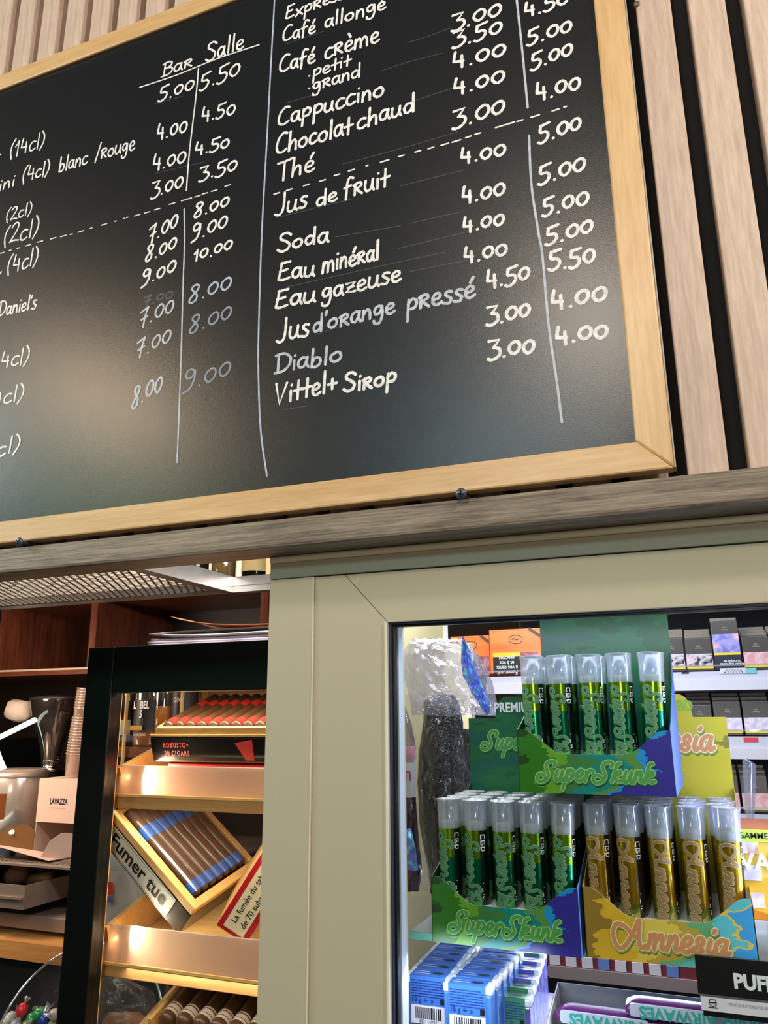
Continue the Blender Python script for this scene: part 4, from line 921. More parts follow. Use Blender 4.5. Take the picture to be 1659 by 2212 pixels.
# ---- overhead rack
rk = thing('overhead_rack', 'galvanised hanging rack with expanded metal mesh under the plank', 'rack')
rz0, rz1, rx, ry0, ry1 = 1.7983, 1.8260, -.7083, .10, .600
MB().box(rx, ry0, rz0, rx+.003, ry1, rz1).box(rx-.022, ry0, rz0, rx, ry1, rz0+.003).build('side_rail', m_galv, rk)
MB().box(rx+.0031, ry1, rz0, .0, ry1+.003, rz1).box(rx+.0031, ry1-.001, rz0, .0, ry1+.022, rz0+.003).box(rx+.0031, ry1-.002, rz0+.011, .0, ry1, rz0+.014).build('far_rail', m_galv, rk)
MB().box(-2.2, ry1, rz0-.001, rx, ry1+.003, rz0+.020).box(-2.2, ry1-.030, rz0-.001, rx-.022, ry1, rz0+.001).build('rear_rail', m_galv, rk)
mesh = MB(); cw, cl = .0140, .0120; M_ = random.Random(4)
x0m, x1m, y0m, y1m = -2.0, rx-.020, ry0, ry1-.02
nx_, ny_ = int((x1m-x0m)/cw), int((y1m-y0m)/cl)
def strand(p, q):
    d = (q-p).normalized(); nn = Vector((-d.y, d.x, 0))*.0015; h = Vector((0, 0, .0008)); tl = Vector((.0, .0008, 0))
    v = [p-nn, p+nn, q+nn, q-nn, p-nn+h+tl, p+nn+h+tl, q+nn+h+tl, q-nn+h+tl]
    mesh.add(v, [(0, 3, 2, 1), (4, 5, 6, 7), (0, 4, 7, 3), (1, 2, 6, 5)], False)
for i in range(nx_):
    for j in range(ny_):
        cx_, cy_ = x0m+(i+.5*(j % 2))*cw, y0m+j*cl
        a = Vector((cx_, cy_, rz0+.001)); 
        strand(a, a+Vector((cw/2, cl, 0))); strand(a+Vector((cw, 0, 0)), a+Vector((cw/2, cl, 0)))
mesh.build('mesh_panel', m_galv_d, rk, kind='stuff')
hx = MB()
for x in (-.9, -1.9): hx.tube([(x, .35, rz0), (x, .35, 2.45)], .004)
hx.build('hanger_rod', m_galv, rk)

backlight = thing('mesh_backlight', 'added glowing panel on the back wall that brightens the mesh holes', 'lamp')  # added glow, visible only through the mesh, so its holes look bright
MB().box(-3.0, 1.70, 1.96, -1.28, 1.745, 2.30).build('housing', m_blackp, backlight)
MB().box(-2.98, 1.69, 1.97, -1.29, 1.6995, 2.29).build('glow_face', mat('warm_glow', (255, 240, 220), .5, emit=(255, 232, 204), estr=1.1), backlight)

# ---- mahogany pigeonholes with bottles on top
Y = 1.10; pu = thing('pigeonhole_unit', 'reddish mahogany pigeonhole shelving under the metal rack', 'shelving')
zb = at(15, 1447, Y).z; zt_ = 1.915
def upr(px, py, w):
    x = pxx(px, py, Y); MB().box(x, Y, zb, x+w, Y+.34, zt_-.018).build('upright', m_mahog, pu)
for px, py, w in ((0, 1350, .021), (198, 1312, .022), (563, 1300, .022), (-260, 1400, .022), (760, 1300, .022)): upr(px, py, w)
xa, xb = pxx(-260, 1400, Y), pxx(782, 1300, Y)
MB().box(xa, Y-.002, zb-.018, xb, Y+.34, zb).build('bottom_board', m_mahog_h, pu)
MB().box(xa, Y-.003, zb-.006, xb, Y-.002, zb-.001).build('edge_band', mat('shelf_edge_band', (176, 160, 140), .4), pu)
MB().box(xa, Y, zt_-.018, xb, Y+.34, zt_).build('top_board', m_mahog_h, pu)
MB().box(xa, Y+.33, zb, xb, Y+.34, zt_-.018).build('back_board', mat('shaded_back_board', (30, 17, 13), .5), pu)  # near-black colour stands in for the shade deep in the pigeonholes
# dark items inside a cell
for px, py, r_, c, lb in ((392, 1350, .030, (70, 60, 56), 'dark glass jar in the pigeonhole behind the papers'), (430, 1352, .034, (120, 96, 80), 'brown glazed jar in the pigeonhole behind the papers')):
    p = at(px, py, Y+.12); mb = MB().lathe([(.0001, 0), (r_, .002), (r_*1.1, .03), (r_*.9, .055), (r_*.6, .066), (r_*.65, .072), (.0001, .073)], n=18)
    tag(mb.build('jar', mat(f'jar_glaze_{px}', c, .15), None, loc=(p.x, Y+.12, zb)), lb, 'jar')
def bottle(name, label, loc, r, h, glass, lab=None, labz=(.2, .55), liquid=None, neck=.30, cap=None, shoulder=.62):
    t = thing(name, label, 'bottle', loc)
    prof = [(.0001, 0), (r*.94, .0005), (r, .006), (r, h*shoulder), (r*.92, h*(shoulder+.06)), (r*.5, h*(shoulder+.14)), (r*neck, h*(shoulder+.20)), (r*neck, h*.93), (r*neck*1.15, h*.935), (r*neck*1.15, h*.95)]
    MB().lathe(prof, n=24).build('glass', glass, t)
    MB().lathe([(r*neck*1.2, h*.93), (r*neck*1.2, h), (.0001, h)], n=14).build('cap', cap or m_blackp, t)
    if lab:
        MB().lathe([(r+.0006, h*labz[0]), (r+.0006, h*labz[1])], n=16, a0=-170, a1=-10).build('paper_label', lab, t)
    if liquid: MB().lathe([(.0001, .003), (r*.93, .004), (r*.93, h*.42), (.0001, h*.42)], n=20).build('liquid', liquid, t)
    return t
m_gg = mat('dark_green_glass', (14, 40, 16), .08, spec=.8, coat=.5); m_gc = clear('bottle_glass', (.93, .92, .88), .12, .04, edge=.8); m_gb = mat('dark_bottle', (20, 14, 12), .08, spec=.8, coat=.5)
m_amb = mat('amber_spirit', (196, 120, 28), .15); m_lc = mat('cream_paper', (212, 208, 190), .6); m_lk = mat('black_label', (34, 32, 36), .45)
def topb(px, r, h, glass, lb, **k):
    p = at(px, 1215, Y+.05); bottle('spirit_bottle', lb, (p.x, Y+.05, zt_), r, h, glass, **k)
topb(389, .030, .30, m_gc, 'clear glass bottle on the pigeonholes, leftmost above the steel rail')
topb(424, .034, .30, m_gg, 'dark green glass bottle on the pigeonholes above the steel rail')
topb(484, .033, .29, m_gc, 'clear bottle with golden spirit on the pigeonholes above the steel rail', liquid=mat('pale_gold_spirit', (150, 130, 70), .15))
topb(552, .035, .30, m_gb, 'dark bottle with cream label nearest the taupe window frame', lab=mat('champagne_label', (206, 186, 130), .5), labz=(.1, .5))
# lit cream column at the right of the opening
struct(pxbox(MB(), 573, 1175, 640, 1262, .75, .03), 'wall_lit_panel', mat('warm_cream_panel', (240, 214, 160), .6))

# ---- humidor cabinet
YH = .25; hx0, hx1, hz0, hz1 = -.6985, -.335, 1.02, 1.6751; ix0, iz1 = at(240, 1495, .25).x, 1.6169
hm = thing('humidor_cabinet', 'black framed glass humidor with beech interior and lit sliding trays', 'cabinet')
MB().box(hx0, YH, hz0, ix0, YH+.022, hz1).build('door_stile', m_blackp, hm, bevel=.0012)
MB().box(ix0+.0003, YH, iz1, hx1, YH+.022, hz1).build('door_rail', m_blackp, hm, bevel=.0012)
MB().box(hx1-.05, YH, hz0, hx1, YH+.022, iz1-.0003).build('door_stile', m_blackp, hm)
MB().box(hx0+.004, YH+.023, hz1-.018, hx1, .52, hz1-.001).build('top_panel', m_blackp, hm)
MB().box(hx0+.004, YH+.0275, hz0, hx0+.008, .50, hz1-.018).build('side_glass', clear('humidor_glass', (.97, .97, .96), .015, rough=.03, edge=.25), hm)
MB().box(hx0+.003, .50, hz0, hx0+.018, .518, hz1-.018).build('rear_post', m_palez, hm)
MB().box(hx0+.004, YH+.0221, hz0, hx0+.010, YH+.0270, hz1-.018).build('side_edge', m_blackp, hm)
bxr = at(260, 1500, .2725).x
MB().box(bxr-.016, YH+.0225, hz0, bxr, YH+.027, iz1+.006).build('beech_stile', m_palez, hm)
MB().box(bxr+.0002, YH+.0225, iz1+.003, hx1-.05, YH+.027, iz1+.010).build('beech_rail', m_pale, hm)
MB().box(hx1-.012, YH+.023, hz0, hx1, .52, hz1-.018).build('side_panel', m_palez, hm)
MB().box(ix0+.001, YH+.010, hz0, hx1-.05, YH+.012, iz1).build('door_glass', clear('humidor_glass', (.97, .97, .96), .015, rough=.03, edge=.25), hm)
m_acr = clear('acrylic_front', (.92, .88, .84), .10, .82, (224, 206, 196), rough=.16, edge=.5)
_n = m_acr.node_tree.nodes; _l = m_acr.node_tree.links                       # frosted: part of the light passes through
_p = [q for q in _n if q.type == 'BSDF_PRINCIPLED'][0]; _t = _n.new('ShaderNodeBsdfTranslucent'); _t.inputs[0].default_value = (*lin((244, 230, 218)), 1)
_m = _n.new('ShaderNodeMixShader'); _m.inputs[0].default_value = .6; _d = _p.outputs[0].links[0].to_socket
_l.new(_p.outputs[0], _m.inputs[1]); _l.new(_t.outputs[0], _m.inputs[2]); _l.new(_m.outputs[0], _d)
TILT = R(17)
trays = []
for i, (pt, ps_, pb) in enumerate((((247, 1652), (242, 1719), (242, 1744)), ((224, 1992), (217, 2078), (217, 2104)))):
    a, s_z, b_ = at(*pt, .290), at(*ps_, .290).z, at(*pb, .290).z
    x0, x1 = at(251, 1690, .286).x, hx1-.02
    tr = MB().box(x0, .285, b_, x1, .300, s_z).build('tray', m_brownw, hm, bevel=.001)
    MB().box(x0, .284, s_z, x1, .286, s_z+.003).build('tray_lip', m_pale, tr)
    MB().box(x0, .2865, s_z+.003, x1, .2895, a.z).build('acrylic_front', m_acr, tr, bevel=.0008)
    Mt = Matrix.Translation((x0, .300, s_z-.004)) @ Matrix.Rotation(TILT, 4, 'X')
    MB().box(0, 0, 0, x1-x0, .20, .006, Mt).build('tray_floor', m_pale, tr)
    h_ = a.z-s_z
    MB().box(0, -.004, .006, .006, .20, h_+.004, Mt).build('tray_side', m_pale, tr)
    MB().box(0, -.008, h_*.80, x1-x0, -.004, h_*.97, Mt).build('inner_rail', m_pale, tr) if 0 else None
    led = tag(MB().lathe([(.0001, -.003), (.005, 0), (.0001, .003)], (0, 0, 0), 12, Matrix.Scale(.7, 4) @ Matrix.Rotation(R(90), 4, 'Y')).build('humidor_led', mat('warm_led', (255, 224, 180), .5, emit=(255, 214, 160), estr=60), None, loc=(x0+.010, .296, (s_z+a.z)/2+.004)), ('small glowing lamp at the left end of the upper acrylic tray', 'small glowing lamp at the left end of the lower acrylic tray')[i], 'lamp')
# cigars
def cigar(label, L, r, bands, bandm, ends='round'):
    t = thing('cigar', label, 'cigar')
    m_c = mat('tobacco_leaf', (86, 58, 38), .35, var=.35, vscale=60, coat=.35)
    Mx = Matrix.Rotation(R(-90), 4, 'X')
    prof = [(.0001, 0), (r*.85, .001), (r, .004)]+[(r, L*k/6) for k in range(1, 6)]+[(r*.95, L-.006), (r*.6, L-.001), (.0001, L)]
    MB().lathe(prof, n=14, M=Mx).build('wrapper_leaf', m_c, t)
    for b0, b1 in bands:
        MB().lathe([(r+.0004, b0), (r+.0004, b1)], n=14, M=Mx).build('band', bandm, t)
    return t
def at_local(root, p): return root.matrix_world @ Vector(p)
def place_cigars(M0, proto, locs, rz, grp, labs):
    for i, (p, lb) in enumerate(zip(locs, labs)):
        o = proto if i == 0 else copy_tree(proto)
        o.matrix_world = M0 @ Matrix.Translation(p) @ Matrix.Rotation(rz, 4, 'Z')
        o['label'] = lb; o['group'] = grp
def box_M(px, py, Y, e): return Matrix.Translation(at(px, py, Y)) @ Euler([R(v) for v in e], 'XYZ').to_matrix().to_4x4()
def setM(o, M): o.matrix_world = M; return o
# black and red box of twenty
M1 = box_M(330, 1646, .305, (19, 0, 0))
b1 = setM(thing('cigar_box', 'black cigar box with red lettering on the upper tray of the humidor', 'cigar box'), M1)
W1, D1, H1 = .185, .135, .0335
MB().box(0, 0, 0, W1, D1, H1).build('carton', mat('gloss_black', (22, 20, 22), .18), b1, bevel=.0025)
rim = MB(); hr = .0105
rim.rbox(.008, .003, H1, W1-.008, .009, H1+hr, .003)
rim.box(.008, .009, H1, .013, D1-.010, H1+hr).box(W1-.013, .009, H1, W1-.008, D1-.010, H1+hr).box(.008, D1-.010, H1, W1-.008, D1-.004, H1+hr)
rim.build('beech_rim', m_pale, b1)
MB().box(.001, .001, H1+.0001, W1-.001, .003, H1+.0025).build('beech_ledge', m_pale, b1)
print_text('ROBUSTO+', .0092, mat('red_print', (206, 60, 56), .4), b1, (.0395, -.0003, .0225), wscale=.72, spacing=1.22, bold=.02)
print_text('20 CIGARS', .0092, MATS['red_print'], b1, (.0395, -.0003, .0115), wscale=.72, spacing=1.25, bold=.02)
sh_ = [(.125, .026), (.150, .030), (.150, .004), (.138, .004)]
MB().m(mat('red_print', (206, 60, 56), .4)).prism([(x+.002, z) for x, z in sh_][::-1], -.0005, 0).build('red_shield', None, b1)
cg = cigar('', .122, .0080, [(.006, .018), (.070, .088)], mat('red_band', (196, 50, 46), .35))
place_cigars(M1, cg, [(.022+i*.0170, .0095, H1+.0082) for i in range(9)], 0, 'cigars with red bands in the black box', [f'brown cigar with red bands in the black box, {w}' for w in ('leftmost', 'second from left', 'third from left', 'fourth from left', 'fifth from left', 'sixth from left', 'seventh from left', 'eighth from left', 'last on the right')])
M1b = box_M(362, 1658, .309, (19, 0, 0))
rb = setM(thing('red_box', 'flat red box underneath the black cigar box', 'box'), M1b)
MB().box(0, .002, -.006, .15, .10, .0045).build('carton', mat('red_carton', (186, 34, 46), .35), rb, bevel=.001)
rbt = at(575, 1512, .44)
tag(MB().lathe([(.0001, 0), (.012, .002), (.015, .009), (.010, .016), (.0001, .019)], n=12).build('ribbon_knot', mat('red_carton', (186, 34, 46), .35), None, loc=at(572, 1532, .42)), 'red ribbon tip at the back of the black cigar box', 'ribbon')

# tilted box with the white warning
M2 = Matrix.Translation((-.6943, .2900, 1.4403)) @ Euler((R(17.96), R(41.01), R(5.68)), 'XYZ').to_matrix().to_4x4()
b2 = setM(thing('cigar_box', 'tilted black and beech cigar box reading Fumer tue on the lower tray', 'cigar box'), M2)
W2, D2, H2 = .163, .1283, .045
MB().box(0, 0, 0, W2, D2, H2-.011).build('carton', m_blackp, b2, bevel=.001)
MB().box(0, .0, H2-.0109, W2, .011, H2).box(0, .0111, H2-.0109, .008, D2, H2).box(W2-.011, .0111, H2-.0109, W2, D2, H2).box(.008, D2-.008, H2-.0109, W2-.011, D2, H2).build('beech_rim', m_pale, b2, bevel=.0012)
m_plabel = mat('warning_label', (214, 220, 216), .4)
MB().rbox(.006, -.0006, .0025, W2-.026, 0, H2-.0125, .002).build('warning_label', m_plabel, b2)
ol = MB().m(m_ink_k); ribbon(ol, [(.0075, .004), (W2-.0275, .004), (W2-.0275, H2-.014), (.0075, H2-.014), (.0075, .004)], .0006, lambda u, v, lf: (u, -.0006-lf, v), .0002); ol.build('outline', None, b2)
print_text('Fumer tue', .0262, m_ink_k, b2, (.0725, -.0010, .0180), bold=.022, wscale=.98)
m_blueb = mat('blue_band', (30, 96, 190), .35)
cg2 = cigar('', .140, .0078, [(.030, .048), (.122, .136)], m_blueb)
place_cigars(M2, cg2, [(.0095, .022+i*.0142, H2-.0035-.0) for i in range(7)], R(-90), 'cigars with blue bands in the tilted box', [f'brown cigar with blue bands in the tilted box, {w} row from its front' for w in ORD[:7]])
cel = MB(); nxc, nyc = 10, 22; rc = random.Random(3); v = []
for j in range(nyc+1):
    for i in range(nxc+1): v.append((.012+(W2-.026)*i/nxc, .013+(D2-.024)*j/nyc, H2+.0062+.0022*abs(sin(j*pi/3.1))+rc.uniform(-.0006, .0006)))
cel.add(v, [(j*(nxc+1)+i, j*(nxc+1)+i+1, (j+1)*(nxc+1)+i+1, (j+1)*(nxc+1)+i) for j in range(nyc) for i in range(nxc)], True)
cl_ = cel.build('cellophane_sleeve', clear('cellophane_sleeve', (.95, .95, .95), .12, .03, rough=.06, edge=.6), b2)

# red-edged box leaning at the right
M3 = box_M(531, 2038, .300, (17, -56, 8))
b3 = setM(thing('cigar_box', 'wooden cigar box with red edges and smoking warning, partly hidden by the window frame', 'cigar box'), M3)
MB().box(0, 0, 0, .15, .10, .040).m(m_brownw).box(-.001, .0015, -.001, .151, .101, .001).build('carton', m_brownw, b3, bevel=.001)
MB().box(-.0005, -.0012, 0, .1505, -.0001, .040).build('red_border', mat('red_carton', (186, 34, 46), .35), b3)
MB().box(.004, -.0020, .0065, .146, -.0013, .0335).build('warning_label', mat('warning_label_cream', (236, 228, 196), .4), b3)
print_text('La fumée du tabac contient plus', .0103, m_ink_k, b3, (.0740, -.0024, .0255), bold=.008, wscale=.92)
print_text('de 70 substances cancérigènes', .0103, m_ink_k, b3, (.0710, -.0024, .0130), bold=.008, wscale=.92)

# bottom box of large cigars
M4 = box_M(322, 2222, .300, (19, 0, 0))
b4 = setM(thing('cigar_box', 'open wooden cigar box at the bottom of the humidor with five large cigars', 'cigar box'), M4)
MB().box(0, 0, -.03, .005, .17, .012).box(.0052, 0, -.03, .18, .17, -.006).box(.0052, .165, -.006, .18, .17, .012).build('wooden_tray', m_pale, b4)
cg4 = cigar('', .150, .0105, [(.010, .0135), (.0145, .020), (.0215, .0235)], mat('white_band', (220, 206, 196), .35))
tag(cg4); place_cigars(M4, cg4, [(.020+i*.0235, .004, .006) for i in range(6)], 0, 'large cigars in the bottom box', [f'large dark cigar with white band in the bottom box, {w}' for w in ('leftmost', 'second from left', 'third from left', 'fourth from left', 'fifth from left', 'rightmost')])
MB().box(-.05, .0, -.045, .20, .20, -.0301, Matrix.Identity(4)).build('base_board', m_pale, b4)
bb = thing('cellophane_bag', 'loose clear cellophane bag with tan contents at the bottom left of the humidor', 'bag')
pouch('bag_film', [(2110, 214, 262), (2140, 212, 330), (2180, 208, 342), (2230, 204, 338), (2290, 200, 330)], .37, .012, m_cello2, bb, nx=10, crk=.006, seed=31)
pouch('contents', [(2186, 238, 300), (2205, 222, 325), (2240, 214, 330), (2290, 210, 330)], .375, .008, mat('tan_leather', (176, 120, 80), .4), bb, nx=8, crk=.002, seed=32)

# things seen through the humidor
wb = at(300, 1612, .95).z
bshelf = thing('bottle_shelf', 'dark wooden shelf with thin beech posts under the spirit bottles behind the humidor', 'shelf')
MB().box(pxx(225, 1612, .95), .88, wb-.02, -.50, 1.05, wb).build('shelf_board', m_mahog_h, bshelf)
MB().box(-1.30, 1.0501, wb-.02, -.55, 1.7499, wb-.001).build('rear_board', m_mahog_h, bshelf)
def pb(px, r, h, glass, lb, **k):
    p = at(px, 1560, .95); return bottle('spirit_bottle', lb, (p.x, .95, wb), r, h, glass, **k)
b5 = pb(324, .036, .205, m_gc, 'whisky bottle with black label seen through the humidor glass', lab=m_lk, labz=(.16, .50), liquid=m_amb, shoulder=.66)
print_text('LABEL\n5', .0235, m_ink_w, b5, (.002, -.0375, .080), (0, 0, R(-14)), bold=.03, wscale=.86)
print_text('CLASSIC BLACK', .0060, m_ink_w, b5, (.002, -.0375, .026), (0, 0, R(-14)))
MB().box(-.021, -.0382, .036, .021, -.0376, .046, Matrix.Rotation(R(-14), 4, 'Z')).build('gold_strip', mat('gold_strip', (190, 140, 50), .3, .4), b5)
pb(263, .030, .21, m_gb, 'dark bottle with cream label at the left edge of the humidor glass', lab=m_lc, labz=(.12, .28))
pb(355, .026, .21, m_gc, 'amber spirit bottle behind the cigars, right of the black-labelled whisky', liquid=mat('amber_spirit', (196, 120, 28), .15))
b6 = pb(398, .030, .21, m_gb, 'black bottle with white print behind the cigars', lab=m_lk, labz=(.3, .66)); print_text('GIN', .014, m_ink_w, b6, (0, -.0315, .10), (0, 0, R(-12)))
for px, w_ in ((377, 5), (441, 7), (256, 4)):
    p = at(px, 1600, .86); MB_ = MB().box(0, 0, wb-.1, w_*.0008, .008, 1.68)
    MB_.build('post', m_pale, bshelf, loc=(p.x, .872, 0))
tag(pxbox(MB(), 455, 1470, 640, 1524, .505, .012).build('wooden_board', mat('weathered_wood', (176, 156, 128), .6, var=.3, vscale=30)), 'weathered wooden panel behind the top right of the humidor glass', 'board')
wp = thing('plastic_bag', 'greyish white plastic bag with red and blue print seen behind the tilted box', 'bag')
pouch('bag_film', [(1830, 240, 275), (1870, 228, 300), (1940, 224, 312), (2010, 222, 318)], .62, .02, mat('white_plastic', (186, 180, 178), .4), wp, nx=8, crk=.003, seed=41)
pouch('red_print', [(1906, 222, 244), (1934, 221, 243)], .594, .001, mat('red_print2', (200, 44, 40), .4), wp, nx=3, crk=.0002, seed=42, back=False)
pouch('blue_print', [(1936, 220, 243), (1950, 220, 242)], .594, .001, mat('blue_print', (44, 84, 180), .4), wp, nx=3, crk=.0002, seed=43, back=False)

# ---- papers on the humidor
def sheet(name, label, px, py, x1, y0, y1, z, mats_, curl, wave, seed, thick=.0022):
    a = at(px, py, y0); rr = random.Random(seed); mb = MB(); n_, m_ = 22, 4; v = []
    for i in range(n_+1):
        t = i/n_; x = a.x+(x1-a.x)*t
        for j in range(m_+1):
            s = j/m_; v.append((x+.004*s*seed % .01, y0+(y1-y0)*s, z+curl*(1-t)**6*(1-s*.6)+wave*sin(t*5+seed)*(.4+.6*(1-t))*.5+wave*.5))
    mb.add(v, [(i*(m_+1)+j, (i+1)*(m_+1)+j, (i+1)*(m_+1)+j+1, i*(m_+1)+j+1) for i in range(n_) for j in range(m_)], True)
    return tag(mb.build(name, mats_, solid=thick), label, 'paper', 'papers on the humidor')
zp = hz1+.001
m_pap = mat('white_paper', (226, 220, 226), .6); m_lil = mat('lilac_paper', (206, 196, 220), .6); m_orp = mat('orange_paper', (214, 130, 84), .5); m_blk = mat('black_cover', (20, 20, 22), .4)
sheet('paper_sheet', 'lowest lilac-white paper of the pile on the black humidor', 320, 1392, -.31, .27, .45, zp, m_lil, .0, .0012, 1)
sheet('paper_sheet', 'second lowest white paper of the pile on the black humidor', 318, 1388, -.31, .272, .45, zp+.0032, m_pap, .0, .0016, 2)
sheet('paper_sheet', 'lilac paper in the middle of the pile on the black humidor', 326, 1382, -.31, .275, .45, zp+.0066, m_lil, .001, .0018, 3, .0026)
sheet('paper_sheet', 'white paper with a curled end in the pile on the black humidor', 345, 1380, -.31, .272, .45, zp+.0100, m_pap, .004, .0022, 4)
sheet('magazine', 'black-covered magazine under the orange one on the humidor', 358, 1374, -.31, .276, .45, zp+.0130, m_blk, .002, .0024, 5, .0016)
sheet('paper_sheet', 'white folded sheet rising under the orange cover on the humidor', 322, 1372, -.31, .28, .45, zp+.0165, m_pap, -.001, .002, 6)
sheet('magazine', 'orange-covered magazine with an upturned corner on top of the paper pile', 366, 1362, -.31, .272, .45, zp+.0195, m_orp, .016, .0018, 7, .0009)

# ---- counter with coffee things
yc = .98
zc0 = at(80, 1862, .88).z
ct = thing('back_counter', 'wooden countertop with block edge behind the bar', 'counter')
za, zb_ = at(70, 2038, .80).z, at(70, 2078, .80).z
xr_ = -.60
for i in range(7):
    x = -2.4+i*.26; MB().box(x, .80, zb_, min(x+.2595, xr_), 1.7, za).build('wood_block', wood(f'counter_wood_{i % 3}', ((214, 160, 96), (196, 140, 82), (224, 172, 110))[i % 3], ((186, 128, 72), (170, 112, 62), (200, 144, 86))[i % 3], 'X', 10, 12, .4, .05), ct)
MB().box(-2.4, .84, .2, xr_, 1.7, zb_-.001).build('cupboard', m_dark, ct)
kz1, kz0 = at(110, 1982, .85).z, at(110, 2014, .85).z
kb = thing('knock_box_base', 'stainless steel base plinth under the steel drawer', 'base')
MB().box(-2.3, .85, max(kz0, za+.0005), -1.10, 1.30, kz1).build('plinth', m_steel, kb, bevel=.002)
dw = thing('steel_drawer', 'pulled-out stainless drawer holding coffee tools and a cloth', 'drawer')
a = at(55, 1914, .80); z1, z0 = a.z, at(53, 1966, .80).z; z0 = max(z0, kz1+.001)
MB().box(-2.0, .80, z0, a.x, .804, z1).build('drawer_front', m_steel, dw)
MB().box(-2.0, .795, z0+(z1-z0)*.42, a.x-.004, .80, z0+(z1-z0)*.52).build('lip', m_steel, dw)
MB().box(a.x-.003, .8041, z0, a.x, 1.12, z1).build('drawer_side', m_steel, dw)
MB().box(-2.0, .8041, z0, a.x-.0031, 1.12, z0+.003).build('drawer_floor', m_dark, dw)
tag(MB().tube([at(22, 1898, .92), at(40, 1886, .92), at(56, 1886, .92)], [.018, .026, .014], 10).build('cleaning_cloth', mat('brown_cloth', (130, 84, 64), .9, bump=.4, bscale=120)), 'brown crumpled cloth inside the steel drawer', 'cloth')
tag(MB().tube([at(58, 1902, .94), at(112, 1896, .94)], .014, 10).build('coffee_tamper', mat('wood_handle', (140, 92, 58), .5)), 'brown wooden tamper handle inside the steel drawer', 'tamper')
sg = thing('drip_tray', 'perforated steel drip tray above the drawer', 'tray')
a0, a1 = at(5, 1858, .84), at(155, 1874, .84)
MB().box(-2.0, .84, a1.z-.006, a1.x+.25, 1.35, a1.z).build('tray_plate', m_steel, sg, bevel=.001)
hl = MB().m(m_black)
for i in range(34):
    for j in range(4): x = a1.x-.02-.012*i+(j % 2)*.006; y = .858+.012*j; hl.add([(x+.004*cos(2*pi*k/8), y+.004*sin(2*pi*k/8), a1.z+.0003) for k in range(8)], [tuple(range(8))])
hl.build('hole_pattern', None, sg, kind='stuff')
ztop = a1.z
# carton of cups and coffee box
m_box = mat('cream_carton', (198, 168, 152), .55); m_box_in = mat('brown_board', (122, 84, 40), .7)
ya = .94
c0, c1 = at(86, 1682, ya), at(166, 1780, ya)
lv = thing('coffee_carton', 'cream carton with small dark blue print beside the chrome coffee canister', 'carton', (c0.x, ya, ztop+.0004))
wv, hv, zo_ = c1.x-c0.x, c0.z-ztop, c1.z-ztop
MB().m(m_box).box(0, 0, zo_, wv, .0015, hv).box(0, .0015, 0, .0015, .13, hv).box(wv-.0015, .0015, 0, wv, .13, hv).box(0, .0015, hv-.0015, wv, .13, hv).m(m_box_in).box(.0015, .128, 0, wv-.0015, .13, hv-.0015).box(.0015, .0015, .0, wv-.0015, .128, .0015).build('carton', None, lv)
print_text('LAVAZZA', .0175, mat('navy_print', (30, 26, 60), .5), lv, (wv*.52, -.0006, hv-.050), bold=.03, wscale=.68)
print_text("ITALY'S FAVOURITE COFFEE", .0034, mat('grey_brown_ink', (150, 120, 104), .5), lv, (wv*.52, -.0006, hv-.064))
fa = at(30, 1836, ya-.06); 
fl_ = MB().m(m_box).add([(-.055, -.075, .030), (wv, -.075, .004), (wv, 0, .0006), (0, 0, .0006)], [(0, 1, 2, 3)], False).build('open_flap', None, lv, solid=.0015)
cw_ = [(.0, 0)]+[(-.075*sin(R(k)), .050*(1-cos(R(k)))+.012) for k in range(10, 91, 10)]
MB().m(m_box_in).add([(-.055, -.075, .030), (0, 0, .0008), (0, 0, .052), (-.012, -.015, .066), (-.030, -.040, .066), (-.048, -.064, .050)], [tuple(range(6))], False).build('side_flap', None, lv, solid=.0015)
MB().m(m_box).add([(wv-.030, -.072, .006), (wv+.012, -.02, .004), (wv+.010, -.022, .054), (wv-.004, -.040, .056), (wv-.018, -.058, .042)], [tuple(range(5))], False).build('side_flap', None, lv, solid=.0015)
# plastic cups, nested
cp = at(150, 1682, ya+.05); lean = R(6)
m_cup = clear('cup_plastic', (.9, .8, .75), .14, .35, (214, 180, 160), edge=.7)
n_c = 0
for i in range(22):
    hgt = .0065*i+(.016 if i > 13 else 0)
    o = MB().lathe([(.019, 0), (.020, .001), (.0255, .052), (.0270, .053), (.0270, .056), (.0262, .056)], n=18)
    o = o.build('plastic_cup', m_cup, None, loc=(cp.x+.012+hgt*sin(lean), ya+.05, lv.location.z+hv+.0006+hgt)); o.rotation_euler = (0, lean, 0)
    tag(o, ('lowest clear plastic cup of the leaning nested stack' if i == 0 else 'topmost clear plastic cup of the leaning nested stack' if i == 21 else 'clear plastic cup in the middle of the leaning nested stack'), 'cup', 'nested plastic cups on the cream carton')
# grinder
gx = at(108, 1650, 1.10)
gr = thing('coffee_grinder', 'coffee grinder with smoky conical bean hopper and chrome collar', 'coffee grinder', (gx.x, 1.10, ztop+.0004))
zz = lambda py: at(108, py, 1.10).z-ztop
rw = lambda w: w*.5*1.95/F_PX*1.0
MB().lathe([(rw(40), zz(1640)), (rw(52), zz(1610)), (rw(100), zz(1545)), (rw(112), zz(1525)), (rw(112), zz(1512))], n=30).build('hopper', clear('smoky_hopper', (.55, .50, .48), .16, .25, (60, 48, 42), edge=.8), gr)
MB().lathe([(.001, zz(1636)), (rw(38), zz(1636)), (rw(50), zz(1606)), (rw(86), zz(1552)), (.001, zz(1548))], n=24).build('coffee_beans', mat('coffee_beans', (44, 26, 18), .5, bump=1, bscale=160), gr)
MB().lathe([(rw(113), zz(1513)), (rw(114), zz(1508)), (rw(60), zz(1503)), (.001, zz(1502))], n=30).build('hopper_lid', mat('smoky_lid', (40, 34, 36), .2), gr)
